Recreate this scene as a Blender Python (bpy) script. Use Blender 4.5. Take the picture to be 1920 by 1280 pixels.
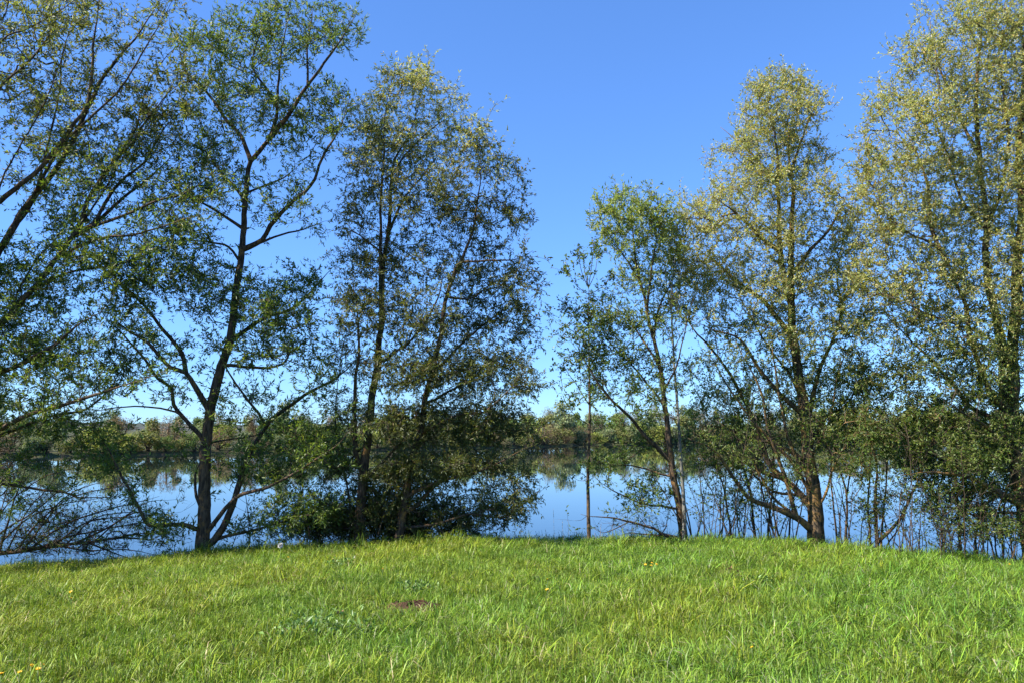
import bpy, math, random
import numpy as np
from mathutils import Vector

# ------------------------------------------------------------------ camera, sky, sun, exposure
for o in list(bpy.data.objects):
    bpy.data.objects.remove(o)
scene = bpy.context.scene
COL = scene.collection
R = math.radians
FPX = 1493.0            # focal length in pixels of a 1920 px wide picture (28 mm)
HORIZON = 812.0
CAMZ = 1.6
PITCH = math.atan((HORIZON - 640.0) / FPX)

cam_data = bpy.data.cameras.new('camera')
cam_data.sensor_width = 36.0
cam_data.lens = 36.0 * FPX / 1920.0
cam_data.clip_start = 0.05
cam_data.clip_end = 12000.0
cam = bpy.data.objects.new('camera', cam_data)
COL.objects.link(cam)
cam.location = (0, 0, CAMZ)
cam.rotation_euler = (R(90) + PITCH, 0, 0)
scene.camera = cam

SUN_EL = R(42.0)
SUN_BACK = R(21.0)       # the sun stands to the left, a little behind the camera
sd = Vector((-math.cos(SUN_EL) * math.cos(SUN_BACK), -math.cos(SUN_EL) * math.sin(SUN_BACK), math.sin(SUN_EL)))
world = bpy.data.worlds.new('World')
scene.world = world
world.use_nodes = True
wn = world.node_tree.nodes
wl = world.node_tree.links
wn.clear()
wo = wn.new('ShaderNodeOutputWorld')
wb = wn.new('ShaderNodeBackground')
sky = wn.new('ShaderNodeTexSky')
sky.sky_type = 'NISHITA'
sky.sun_disc = False
sky.sun_elevation = SUN_EL
sky.sun_rotation = math.atan2(sd.x, sd.y)
sky.altitude = 100
sky.air_density = 1.0
sky.dust_density = 0.0
sky.ozone_density = 3.0
wbal = wn.new('ShaderNodeMix')          # white balance of the clear spring sky
wbal.data_type = 'RGBA'
wbal.blend_type = 'MULTIPLY'
wbal.inputs['Factor'].default_value = 1.0
wbal.inputs['B'].default_value = (.68, 1.13, 1.88, 1)
sgam = wn.new('ShaderNodeGamma')        # thinner, less hazy air towards the horizon
sgam.inputs['Gamma'].default_value = .75
wl.new(sky.outputs[0], sgam.inputs['Color'])
wl.new(sgam.outputs[0], wbal.inputs['A'])
wl.new(wbal.outputs['Result'], wb.inputs['Color'])
wb.inputs['Strength'].default_value = 0.083
wl.new(wb.outputs[0], wo.inputs['Surface'])

sun_data = bpy.data.lights.new('sun', 'SUN')
sun_data.energy = 5.0
sun_data.angle = R(0.53)
sun_data.color = (1.0, 0.95, 0.86)
sun = bpy.data.objects.new('sun', sun_data)
COL.objects.link(sun)
sun.rotation_euler = (-sd).to_track_quat('-Z', 'Y').to_euler()

vs = scene.view_settings
vs.view_transform = 'Standard'
vs.look = 'None'
vs.exposure = 1.3
vs.gamma = 1.0
vs.use_curve_mapping = False
scene.cycles.max_bounces = 8
scene.cycles.transparent_max_bounces = 8
scene.cycles.caustics_reflective = False
scene.cycles.caustics_refractive = False

# ------------------------------------------------------------------ helpers
rng = np.random.default_rng(7)
CA, SA = math.cos(PITCH), math.sin(PITCH)


def PT(px, py, Y):
    """a point of the place seen at that pixel, Y metres in front of the camera (arrays welcome)"""
    px, py, Y = np.broadcast_arrays(np.asarray(px, float), np.asarray(py, float), np.asarray(Y, float))
    a = (px - 960.0) / FPX
    b = (640.0 - py) / FPX
    dx, dy, dz = a, CA - b * SA, SA + b * CA
    s = Y / dy
    return np.stack([dx * s, Y, CAMZ + dz * s], axis=-1)


def sstep(a, b, x):
    t = np.clip((np.asarray(x, float) - a) / (b - a), 0, 1)
    return t * t * (3 - 2 * t)


def wob(x, y, s, seed=0.0):
    """smooth cheap noise, about -1..1"""
    return (np.sin(x * 1.7 * s + 1.3 + seed) * np.cos(y * 1.3 * s - .7 + seed * 2) +
            .6 * np.sin(x * 3.1 * s - y * 2.3 * s + 2.1 + seed) +
            .4 * np.cos(x * 5.3 * s + y * 4.7 * s + seed * 3)) / 1.6


WATER_Z = -1.2
SHORE_X = [-3000, -300, -61, -47, -30, 12, 19, 70, 200, 600, 3000]
SHORE_Y = [60, 74, 95, 107, 127, 182, 204, 228, 245, 270, 300]


def shore(x):
    return np.interp(x, SHORE_X, SHORE_Y) + 1.6 * np.sin(np.asarray(x) * .21) + .8 * np.sin(np.asarray(x) * .57)


def crest(x):
    x = np.asarray(x, float)
    return 11.85 - .5 * np.clip(np.abs(x) / 7.4, 0, 3) ** 2 * np.where(np.abs(x) < 22, 1, 1)


def gz(x, y):
    x = np.asarray(x, float)
    y = np.asarray(y, float)
    side = -.34 * np.clip((-x - 1.6) / 5.8, 0, 1.5) - .30 * np.clip((x - 3.2) / 4.2, 0, 1.5)
    lawn = side * sstep(3, 11, y) + .022 * wob(x, y, .9) * sstep(30, 12, np.abs(x)) - .05 * sstep(8.5, 11.9, y)
    yc = np.maximum(crest(x), 8.0)
    t = np.clip((y - yc) / 5.2, 0, 1)
    drop = -(1.9 + np.maximum(side, -.5)) * (t * t * (1.6 - .6 * t))
    near = lawn + drop
    ys = shore(x)
    d = y - ys
    far = WATER_Z - .55 + .95 * sstep(-3, 2.0, d) + 1.7 * sstep(4, 60, d) + 4 * sstep(60, 900, d) + .2 * wob(x, y, .08)
    return np.where(d > -12, far, np.where(y < 40, np.maximum(near, -1.9), -1.9))


def mesh_np(name, verts, tris=None, quads=None, smooth=False, tint=None, mat=None, quad_first=True):
    """a mesh from numpy arrays of vertices, quads and triangles; tint: one colour for each face (quads first)"""
    me = bpy.data.meshes.new(name)
    verts = np.asarray(verts, np.float32)
    nq = 0 if quads is None else len(quads)
    nt = 0 if tris is None else len(tris)
    me.vertices.add(len(verts))
    me.vertices.foreach_set('co', verts.ravel())
    loops = []
    if nq:
        loops.append(np.asarray(quads, np.int32).ravel())
    if nt:
        loops.append(np.asarray(tris, np.int32).ravel())
    lv = np.concatenate(loops)
    me.loops.add(len(lv))
    me.loops.foreach_set('vertex_index', lv)
    starts = np.concatenate([np.arange(nq) * 4, nq * 4 + np.arange(nt) * 3]).astype(np.int32)
    me.polygons.add(nq + nt)
    me.polygons.foreach_set('loop_start', starts)
    if tint is not None:
        at = me.attributes.new('tint', 'FLOAT_COLOR', 'FACE')
        t4 = np.ones((nq + nt, 4), np.float32)
        t4[:, :3] = tint
        at.data.foreach_set('color', t4.ravel())
    me.update(calc_edges=True)
    if smooth:
        me.shade_smooth()
    if mat:
        me.materials.append(mat)
    return me


def obj(name, me, parent=None):
    o = bpy.data.objects.new(name, me)
    COL.objects.link(o)
    if parent is not None:
        o.parent = parent
    return o


def thing(name, label, cat, loc=(0, 0, 0), group=None, me=None):
    o = bpy.data.objects.new(name, me)
    COL.objects.link(o)
    o.location = loc
    o['label'] = label
    o['category'] = cat
    if group:
        o['group'] = group
    return o


def struct(name, me, kind='structure'):
    o = obj(name, me)
    o['kind'] = kind
    return o


# ------------------------------------------------------------------ materials
def new_mat(name):
    m = bpy.data.materials.new(name)
    m.use_nodes = True
    n = m.node_tree.nodes
    n.clear()
    out = n.new('ShaderNodeOutputMaterial')
    return m, n, m.node_tree.links, out


def leaf_mat(name, trans=.38, rough=.42, warm=(1.25, 1.25, .55), spec=.5, instancer=False):
    m, n, l, out = new_mat(name)
    at = n.new('ShaderNodeAttribute')
    at.attribute_name = 'tint'
    col = at.outputs['Color']
    if instancer:
        a2 = n.new('ShaderNodeAttribute')
        a2.attribute_type = 'INSTANCER'
        a2.attribute_name = 'shade'
        mu = n.new('ShaderNodeMix')
        mu.data_type = 'RGBA'
        mu.blend_type = 'MULTIPLY'
        mu.inputs['Factor'].default_value = 1.0
        l.new(at.outputs['Color'], mu.inputs['A'])
        l.new(a2.outputs['Color'], mu.inputs['B'])
        col = mu.outputs['Result']
    p = n.new('ShaderNodeBsdfPrincipled')
    p.inputs['Roughness'].default_value = rough
    p.inputs['Specular IOR Level'].default_value = spec
    l.new(col, p.inputs['Base Color'])
    tr = n.new('ShaderNodeBsdfTranslucent')
    mx = n.new('ShaderNodeMix')
    mx.data_type = 'RGBA'
    mx.blend_type = 'MULTIPLY'
    mx.inputs['Factor'].default_value = 1.0
    l.new(col, mx.inputs['A'])
    mx.inputs['B'].default_value = (*warm, 1)
    l.new(mx.outputs['Result'], tr.inputs['Color'])
    ms = n.new('ShaderNodeMixShader')
    ms.inputs['Fac'].default_value = trans
    l.new(p.outputs[0], ms.inputs[1])
    l.new(tr.outputs[0], ms.inputs[2])
    l.new(ms.outputs[0], out.inputs['Surface'])
    return m


def bark_mat(name, base, dark, lichen, lich_amt=.45, scale=1.0):
    m, n, l, out = new_mat(name)
    tc = n.new('ShaderNodeTexCoord')
    mp = n.new('ShaderNodeMapping')
    mp.inputs['Scale'].default_value = (1, 1, .22)
    l.new(tc.outputs['Object'], mp.inputs['Vector'])
    n1 = n.new('ShaderNodeTexNoise')
    n1.inputs['Scale'].default_value = 38 * scale
    n1.inputs['Detail'].default_value = 5
    l.new(mp.outputs[0], n1.inputs['Vector'])
    cr = n.new('ShaderNodeValToRGB')
    cr.color_ramp.elements[0].position = .36
    cr.color_ramp.elements[0].color = (*dark, 1)
    cr.color_ramp.elements[1].position = .66
    cr.color_ramp.elements[1].color = (*base, 1)
    l.new(n1.outputs['Fac'], cr.inputs['Fac'])
    n2 = n.new('ShaderNodeTexNoise')
    n2.inputs['Scale'].default_value = 5.5
    n2.inputs['Detail'].default_value = 6
    n2.inputs['Roughness'].default_value = .7
    l.new(tc.outputs['Object'], n2.inputs['Vector'])
    c2 = n.new('ShaderNodeValToRGB')
    c2.color_ramp.elements[0].position = 1 - lich_amt - .05
    c2.color_ramp.elements[0].color = (0, 0, 0, 1)
    c2.color_ramp.elements[1].position = 1 - lich_amt + .12
    c2.color_ramp.elements[1].color = (1, 1, 1, 1)
    l.new(n2.outputs['Fac'], c2.inputs['Fac'])
    mx = n.new('ShaderNodeMix')
    mx.data_type = 'RGBA'
    l.new(c2.outputs['Color'], mx.inputs['Factor'])
    l.new(cr.outputs['Color'], mx.inputs['A'])
    mx.inputs['B'].default_value = (*lichen, 1)
    p = n.new('ShaderNodeBsdfPrincipled')
    p.inputs['Roughness'].default_value = .85
    p.inputs['Specular IOR Level'].default_value = .2
    l.new(mx.outputs['Result'], p.inputs['Base Color'])
    bp = n.new('ShaderNodeBump')
    bp.inputs['Strength'].default_value = .8
    bp.inputs['Distance'].default_value = .02
    l.new(n1.outputs['Fac'], bp.inputs['Height'])
    l.new(bp.outputs[0], p.inputs['Normal'])
    l.new(p.outputs[0], out.inputs['Surface'])
    return m


def noise_mat(name, c1, c2, scale, rough=.9, bump=.3, c3=None, scale2=None):
    m, n, l, out = new_mat(name)
    tc = n.new('ShaderNodeTexCoord')
    n1 = n.new('ShaderNodeTexNoise')
    n1.inputs['Scale'].default_value = scale
    n1.inputs['Detail'].default_value = 7
    n1.inputs['Roughness'].default_value = .65
    l.new(tc.outputs['Object'], n1.inputs['Vector'])
    cr = n.new('ShaderNodeValToRGB')
    cr.color_ramp.elements[0].position = .35
    cr.color_ramp.elements[0].color = (*c1, 1)
    cr.color_ramp.elements[1].position = .65
    cr.color_ramp.elements[1].color = (*c2, 1)
    l.new(n1.outputs['Fac'], cr.inputs['Fac'])
    colour = cr.outputs['Color']
    if c3:
        n2 = n.new('ShaderNodeTexNoise')
        n2.inputs['Scale'].default_value = scale2
        n2.inputs['Detail'].default_value = 4
        l.new(tc.outputs['Object'], n2.inputs['Vector'])
        c = n.new('ShaderNodeValToRGB')
        c.color_ramp.elements[0].position = .45
        c.color_ramp.elements[1].position = .6
        l.new(n2.outputs['Fac'], c.inputs['Fac'])
        mx = n.new('ShaderNodeMix')
        mx.data_type = 'RGBA'
        l.new(c.outputs['Color'], mx.inputs['Factor'])
        l.new(colour, mx.inputs['A'])
        mx.inputs['B'].default_value = (*c3, 1)
        colour = mx.outputs['Result']
    p = n.new('ShaderNodeBsdfPrincipled')
    p.inputs['Roughness'].default_value = rough
    p.inputs['Specular IOR Level'].default_value = .2
    l.new(colour, p.inputs['Base Color'])
    bp = n.new('ShaderNodeBump')
    bp.inputs['Strength'].default_value = bump
    bp.inputs['Distance'].default_value = .05
    l.new(n1.outputs['Fac'], bp.inputs['Height'])
    l.new(bp.outputs[0], p.inputs['Normal'])
    l.new(p.outputs[0], out.inputs['Surface'])
    return m


M_LEAF = leaf_mat('willow_leaf', trans=.5, warm=(1.3, 1.25, .6))
M_FAR = leaf_mat('far_foliage', trans=.25, rough=.7, spec=.2)
M_GRASS = leaf_mat('grass_blade', trans=.24, rough=.5, warm=(1.1, 1.25, .45), spec=.35, instancer=True)
M_PLANT = leaf_mat('meadow_plant', trans=.25, rough=.45)
M_BARK = bark_mat('willow_bark', (.12, .08, .05), (.028, .02, .014), (.27, .14, .04), .42)
M_BARK_OCHRE = bark_mat('lichened_bark', (.12, .085, .05), (.03, .022, .015), (.30, .165, .045), .47)
M_BARK_GREY = bark_mat('smooth_grey_bark', (.20, .19, .165), (.09, .085, .07), (.15, .15, .09), .4, .6)
M_TWIG = noise_mat('twig_bark', (.04, .028, .02), (.105, .075, .048), 9, .8, .1)
M_TWIG_OCHRE = noise_mat('ochre_twig_bark', (.09, .06, .03), (.22, .14, .06), 9, .8, .1)
M_GROUND = noise_mat('meadow_soil', (.035, .045, .014), (.07, .085, .025), 6, .95, .5, (.06, .045, .025), 1.1)
M_HILL = noise_mat('wooded_hill', (.035, .046, .034), (.07, .078, .055), .02, 1, .2, (.065, .065, .055), .006)
M_SOIL = noise_mat('bare_soil', (.035, .018, .012), (.12, .06, .035), 40, .95, .9)
M_DRY = noise_mat('dry_leaf', (.20, .09, .05), (.36, .17, .10), 30, .8, .3)

m, n, l, out = new_mat('lake_water')
p = n.new('ShaderNodeBsdfPrincipled')
p.inputs['Base Color'].default_value = (.010, .019, .020, 1)
p.inputs['Roughness'].default_value = .012
p.inputs['IOR'].default_value = 1.38
tc = n.new('ShaderNodeTexCoord')
mp = n.new('ShaderNodeMapping')
mp.inputs['Scale'].default_value = (.35, 1.0, 1)
l.new(tc.outputs['Object'], mp.inputs['Vector'])
nz = n.new('ShaderNodeTexNoise')
nz.inputs['Scale'].default_value = 1.6
nz.inputs['Detail'].default_value = 3
l.new(mp.outputs[0], nz.inputs['Vector'])
bp = n.new('ShaderNodeBump')
bp.inputs['Strength'].default_value = .018
bp.inputs['Distance'].default_value = .05
l.new(nz.outputs['Fac'], bp.inputs['Height'])
l.new(bp.outputs[0], p.inputs['Normal'])
l.new(p.outputs[0], out.inputs['Surface'])
M_WATER = m


def plain(name, colour, rough=.6):
    m, n, l, out = new_mat(name)
    p = n.new('ShaderNodeBsdfPrincipled')
    tc = n.new('ShaderNodeTexCoord')
    nz = n.new('ShaderNodeTexNoise')
    nz.inputs['Scale'].default_value = 60
    l.new(tc.outputs['Object'], nz.inputs['Vector'])
    mx = n.new('ShaderNodeMix')
    mx.data_type = 'RGBA'
    mx.inputs['A'].default_value = (*[c * .8 for c in colour], 1)
    mx.inputs['B'].default_value = (*colour, 1)
    l.new(nz.outputs['Fac'], mx.inputs['Factor'])
    l.new(mx.outputs['Result'], p.inputs['Base Color'])
    p.inputs['Roughness'].default_value = rough
    l.new(p.outputs[0], out.inputs['Surface'])
    return m


M_YELLOW = plain('yellow_petal', (.80, .47, .01), .5)
M_STEM = plain('flower_stem', (.10, .16, .04))
M_FLUFF = plain('seed_fluff', (.78, .75, .70), .9)
M_STALK = plain('dry_stalk', (.20, .16, .09), .8)

# ------------------------------------------------------------------ ground, water, hills
xs = np.unique(np.concatenate([np.arange(-16, 16.01, .3), np.arange(16, 120, 3.0), -np.arange(16, 120, 3.0),
                               np.arange(120, 420, 12.0), -np.arange(120, 420, 12.0), np.geomspace(420, 6000, 14), -np.geomspace(420, 6000, 14)]))
ys = np.unique(np.concatenate([[-60, -40, -25, -15, -9], np.arange(-6, 20.01, .3), np.arange(20, 60, 5.0), np.arange(60, 290, 1.8), np.arange(290, 420, 10), np.geomspace(420, 7000, 18)]))
gx, gy = np.meshgrid(xs, ys)
gzv = gz(gx, gy)
V = np.stack([gx, gy, gzv], -1).reshape(-1, 3)
nx, ny = len(xs), len(ys)
ii = (np.arange(ny - 1)[:, None] * nx + np.arange(nx - 1)[None, :]).ravel()
Q = np.stack([ii, ii + 1, ii + nx + 1, ii + nx], -1)
struct('ground', mesh_np('ground', V, quads=Q, smooth=True, mat=M_GROUND))
wx = 3500.0
struct('lake_water', mesh_np('lake_water', [(-wx, 8, WATER_Z), (wx, 8, WATER_Z), (wx, 420, WATER_Z), (-wx, 420, WATER_Z)], quads=[(0, 1, 2, 3)], mat=M_WATER))

hx = np.linspace(-2600, 2600, 420)
rows = []
for k, (yy, hh) in enumerate([(1050, 3), (1200, 12), (1350, 20), (1500, 25), (1700, 28), (2000, 24)]):
    z = hh + hh * .22 * wob(hx, hx * 0 + k * 30, .004) + hh * .1 * wob(hx, hx * 0 + 7 * k, .017, 2) + (1.4 * rng.random(len(hx)) if k else 0)
    z = z * (.74 - .14 * sstep(-250, 300, hx))
    rows.append(np.stack([hx, np.full_like(hx, yy) + 25 * wob(hx, hx * 0, .01, k), z], -1))
V = np.concatenate(rows)
ii = (np.arange(len(rows) - 1)[:, None] * len(hx) + np.arange(len(hx) - 1)[None, :]).ravel()
struct('hills', mesh_np('hills', V, quads=np.stack([ii, ii + 1, ii + len(hx) + 1, ii + len(hx)], -1), smooth=True, mat=M_HILL))

# ------------------------------------------------------------------ tree machinery


def unit(v):
    return v / np.maximum(np.linalg.norm(v, axis=-1, keepdims=True), 1e-9)


def tube_mesh(name, chains, mat, ridge=0.0):
    """chains: list of (points n x 3, radii n); joined into one mesh, sides by thickness"""
    VV, QQ, TT = [], [], []
    off = 0
    for pts, rad in chains:
        nn = len(pts)
        if nn < 2:
            continue
        rm = rad.max()
        k = 3 if rm < .006 else (4 if rm < .012 else (6 if rm < .035 else 12))
        tan = np.gradient(pts, axis=0)
        tan = unit(tan)
        d = np.abs(unit(pts[-1] - pts[0]))
        ref = np.zeros(3)
        ref[int(np.argmin(d))] = 1
        u = unit(np.cross(tan, ref))
        v = np.cross(tan, u)
        th = np.arange(k) * 2 * math.pi / k
        rr = rad[:, None] * np.ones(k)[None, :]
        if k == 12 and ridge:
            rr = rr * (1 + ridge * (np.sin(th * 5 + .7)[None, :] * .5 + rng.normal(0, .45, (nn, k))))
        ring = pts[:, None, :] + rr[..., None] * (np.cos(th)[None, :, None] * u[:, None, :] + np.sin(th)[None, :, None] * v[:, None, :])
        VV.append(ring.reshape(-1, 3))
        a = off + np.arange(nn - 1)[:, None] * k + np.arange(k)[None, :]
        b = off + np.arange(nn - 1)[:, None] * k + (np.arange(k)[None, :] + 1) % k
        QQ.append(np.stack([a, b, b + k, a + k], -1).reshape(-1, 4))
        e = off + (nn - 1) * k
        TT.append(np.stack([np.full(k - 2, e), e + 1 + np.arange(k - 2), e + 2 + np.arange(k - 2)], -1))
        off += nn * k
    return mesh_np(name, np.concatenate(VV), quads=np.concatenate(QQ), tris=np.concatenate(TT), smooth=True, mat=mat)


def leaf_mesh(name, pos, dirs, nrm, length, width, cols, mat):
    """one folded, pointed leaf of two triangles at each position"""
    n = len(pos)
    side = unit(np.cross(dirs, nrm))
    nrm = np.cross(side, dirs)
    L = length[:, None]
    W = width[:, None]
    base = pos
    mid = pos + dirs * L * .48
    lft = mid + side * W * .5 + nrm * W * .22
    rgt = mid - side * W * .5 + nrm * W * .22
    tip = pos + dirs * L - nrm * L * .10
    V = np.stack([base, lft, tip, rgt], 1).reshape(-1, 3)
    i = np.arange(n) * 4
    T = np.stack([np.stack([i, i + 1, i + 2], -1), np.stack([i, i + 2, i + 3], -1)], 1).reshape(-1, 3)
    return mesh_np(name, V, tris=T, tint=np.repeat(cols, 2, axis=0), mat=mat)


def catmull(P, step):
    P = np.asarray(P, float)
    out = [P[0]]
    E = np.vstack([2 * P[0] - P[1], P, 2 * P[-1] - P[-2]])
    for i in range(len(P) - 1):
        p0, p1, p2, p3 = E[i], E[i + 1], E[i + 2], E[i + 3]
        n = max(2, int(np.linalg.norm(p2 - p1) / step))
        for t in np.linspace(0, 1, n + 1)[1:]:
            out.append(.5 * (2 * p1 + (p2 - p0) * t + (2 * p0 - 5 * p1 + 4 * p2 - p3) * t * t + (3 * p1 - p0 - 3 * p2 + p3) * t ** 3))
    return np.array(out)


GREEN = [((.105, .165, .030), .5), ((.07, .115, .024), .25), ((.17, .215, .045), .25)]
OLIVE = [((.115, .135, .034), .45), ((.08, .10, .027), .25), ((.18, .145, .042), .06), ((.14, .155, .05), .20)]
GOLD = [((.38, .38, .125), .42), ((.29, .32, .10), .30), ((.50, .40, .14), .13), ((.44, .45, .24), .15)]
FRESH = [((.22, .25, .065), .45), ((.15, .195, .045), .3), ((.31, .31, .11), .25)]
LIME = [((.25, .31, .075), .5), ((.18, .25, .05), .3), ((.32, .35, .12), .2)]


def pick_cols(pal, n, g):
    c = np.array([p[0] for p in pal])
    w = np.array([p[1] for p in pal])
    idx = g.choice(len(pal), n, p=w / w.sum())
    return c[idx] * np.clip(g.normal(1, .16, (n, 1)), .55, 1.5) * np.clip(g.normal(1, .06, (n, 3)), .8, 1.2)


def make_tree(name, label, cat, Y, limbs, blobs, seed, pal, bark=None, twig=None, leaf=(.075, .016), per_tuft=6, dens=.0042,
              tuft_p=.6, group=None, ground=True, up=.25, droop=0.0, bare=0.0, step=.13, pal_top=None, top_y=None, trunk_names=('trunk',), jitter=.006, along=5.0, twigs=1.5, twig_leaves=6.5):
    """limbs: (r0, r1, depth change, [(px, py) ...]) traced from the base up; blobs: (px, py, rx, ry, weight[, depth offset]) of foliage"""
    g = np.random.default_rng(seed)
    dens *= 1.2
    leaf = (leaf[0] * 1.0, leaf[1] * 1.2)
    bark = bark or M_BARK
    twig = twig or M_TWIG
    pos, par, hand, pix = [], [], [], []
    chains = []
    for li, (r0, r1, dd, pp) in enumerate(limbs):
        pp = np.asarray(pp, float)
        start = None
        if li == 0 or dd == 'base':
            d0 = Y if li == 0 else Y + g.uniform(-.15, .25)
            dd = g.uniform(-.3, .3) if dd == 'base' else dd
        else:
            A = np.asarray(pix)
            start = int(np.argmin(((A - pp[0]) ** 2).sum(1)))
            d0 = pos[start][1]
        Ls = np.concatenate([[0], np.cumsum(np.linalg.norm(np.diff(pp, axis=0), axis=1))])
        if dd is None:
            dd = g.uniform(.25, .65) * Ls[-1] / FPX * Y * g.choice([-1, 1])
        s = Ls / Ls[-1]
        W = PT(pp[:, 0], pp[:, 1], d0 + dd * s)
        if start is not None:
            W[0] = pos[start]
        elif ground:
            zb = float(gz(W[0][0], W[0][1])) - .12
            if W[0][2] > zb + .05:
                W = np.vstack([[W[0][0], W[0][1], zb], W])
                pp = np.vstack([pp[0] + (0, 20), pp])
        C = catmull(W, .10)
        m = len(C)
        if m > 4:
            ph = g.uniform(0, 6.28, (4, 3))
            tt = np.arange(m)[:, None] * .1
            C += jitter * np.minimum(1, np.arange(m) / 4)[:, None] * (np.sin(tt * 5 + ph[0]) + np.sin(tt * 11 + ph[1]) * .7 + .5 * np.sin(tt * 23 + ph[2]))
        t = np.linspace(0, 1, m)
        rad = (r0 + (r1 - r0) * t ** .68) * (1 - .62 * sstep(.7, 1, t))
        if start is None:
            rad *= 1 + .35 * np.exp(-np.arange(m) * .1 / .14)
        # pixels of the nodes
        y = C[:, 1]
        z = C[:, 2] - CAMZ
        fw = y * CA + z * SA
        upc = -y * SA + z * CA
        PX = np.stack([960 + FPX * C[:, 0] / fw, 640 - FPX * upc / fw], -1)
        k0 = len(pos)
        for i in range(m):
            if i == 0 and start is not None:
                continue
            par.append(len(pos) - 1 if (i > 1 or (i == 1 and start is None)) else (start if start is not None else -1))
            pos.append(C[i])
            hand.append(rad[i])
            pix.append(PX[i])
        chains.append((C, rad))
    NH = len(pos)
    # foliage targets
    targets = []
    for b in blobs:
        cx, cy, rx, ry, w = b[:5]
        off = b[5] if len(b) > 5 else g.uniform(-.45, .45)
        n = max(2, int(dens * w * math.pi * rx * ry))
        u = unit(g.normal(size=(n, 3))) * g.random((n, 1)) ** .42
        rd = .85 * .5 * (rx + ry) * Y / FPX + .25
        t_ = PT(cx + rx * u[:, 0], cy + ry * u[:, 1], Y + off + rd * u[:, 2])
        targets.append(t_)
    for (C, rd), lim in zip(chains, limbs):
        n = int(along * len(C) * .1)
        if n and C[-1][2] > .3:
            k = (len(C) * (1 - .55 * g.random(n) ** 1.4)).astype(int).clip(0, len(C) - 1)
            targets.append(C[k] + g.normal(0, .2, (n, 3)))
    T = np.concatenate(targets)
    T = T[T[:, 2] > gz(T[:, 0], T[:, 1]) + .06]
    T[:, 2] = np.maximum(T[:, 2], WATER_Z + .08)
    H = np.array(pos)
    dmin = np.array([((H - t) ** 2).sum(1).min() for t in T])
    T = T[np.argsort(dmin)]
    cap = NH + len(T) * 14 + 10
    PA = np.zeros((cap, 3))
    PA[:NH] = H
    DA = np.zeros((cap, 3))
    for i in range(NH):
        DA[i] = PA[i] - PA[par[i]] if par[i] >= 0 else (0, 0, 1)
    DA[:NH] = unit(DA[:NH])
    par = list(par)
    N = NH
    is_tip = np.zeros(cap, bool)
    # thick wood near the base carries few twigs
    thick = np.zeros(cap)
    thick[:NH] = np.clip((np.array(hand) - .045) / .06, 0, 1) * .5
    for t in T:
        v = t - PA[:N]
        d = np.sqrt((v * v).sum(1)) + 1e-6
        c = (v * DA[:N]).sum(1) / d
        cost = d * (1.3 - .4 * c + up * np.clip(-v[:, 2] / d, 0, 1) + thick[:N])
        j = int(np.argmin(cost))
        dj = d[j]
        if dj < .05:
            is_tip[j] = True
            continue
        ns = max(2, int(dj / step))
        ns = min(ns, 12)
        ctrl = PA[j] + (DA[j] * .45 + unit(v[j]) * .3 + np.array([0, 0, .12])) * dj * .55 + g.normal(0, .06, 3) * dj
        s = np.linspace(0, 1, ns + 1)[1:, None]
        pts = (1 - s) ** 2 * PA[j] + 2 * s * (1 - s) * ctrl + s * s * (t - np.array([0, 0, droop * dj]))
        pts[:-1] += g.normal(0, .012, (ns - 1, 3))
        prev = j
        for q in range(ns):
            PA[N] = pts[q]
            DA[N] = pts[q] - PA[prev]
            DA[N] /= np.linalg.norm(DA[N]) + 1e-9
            par.append(prev)
            prev = N
            N += 1
        is_tip[N - 1] = True
    PA, DA = PA[:N], DA[:N]
    par = np.array(par)
    e = 2.08
    acc = np.zeros(N)
    rad = np.zeros(N)
    kids = [[] for _ in range(N)]
    for i in range(N - 1, -1, -1):
        rr = acc[i] ** (1 / e) if acc[i] > 0 else .0024
        rad[i] = rr
        if i < NH:
            rad[i] = hand[i]
        elif par[i] >= 0:
            acc[par[i]] += rr ** e
            kids[par[i]].append(i)
    # grown branches: chains along the thickest child
    tw = []
    stack = []
    for i in range(NH):
        for k in kids[i]:
            if k >= NH:
                stack.append((i, k))
    while stack:
        a, k = stack.pop()
        ids = [a, k]
        cur = k
        while kids[cur]:
            ks = sorted(kids[cur], key=lambda q: -rad[q])
            for q in ks[1:]:
                stack.append((cur, q))
            cur = ks[0]
            ids.append(cur)
        rr = rad[ids].copy()
        rr[0] = min(rr[1] * 1.15, rad[a])
        tw.append((PA[ids], rr))
    root_loc = chains[0][0][0].copy()
    root = thing(name, label, cat, (0, 0, 0), group)
    root.location = root_loc
    for li, (C, rd) in enumerate(chains):
        nm = trunk_names[li] if li < len(trunk_names) else 'limb'
        obj(nm, tube_mesh(nm, [(C - root_loc, rd)], bark, .10), root)
    if tw:
        obj('branchwork', tube_mesh('branchwork', [(a - root_loc, b) for a, b in tw], twig), root)['kind'] = 'stuff'
    # leaves in tufts on thin wood
    idx = np.arange(NH, N)
    thin = (rad[NH:N] < .0065)
    pr = np.where(is_tip[NH:N], 1.0, tuft_p) * (g.random(N - NH) < (1 - bare))
    idx = idx[thin & (g.random(N - NH) < pr)]
    cnt = np.maximum(1, g.poisson(per_tuft, len(idx)))
    rep = np.repeat(idx, cnt)
    n = len(rep)
    shoot = DA[rep] + g.normal(0, .25, (n, 3)) + np.array([0, 0, .25])
    shoot = unit(shoot)
    perp = unit(np.cross(shoot, g.normal(size=(n, 3))))
    phi = g.uniform(.35, 1.5, (n, 1))
    d = unit(shoot * np.cos(phi) + perp * np.sin(phi) + np.array([0, 0, -droop]))
    p = PA[rep] + g.normal(0, .012, (n, 3)) - DA[rep] * (g.random((n, 1)) * step)
    nr = unit(np.cross(d, g.normal(size=(n, 3))) * .8 + np.array([0, 0, .7]))
    ln = leaf[0] * np.clip(g.normal(1, .24, n), .45, 1.5)
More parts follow.
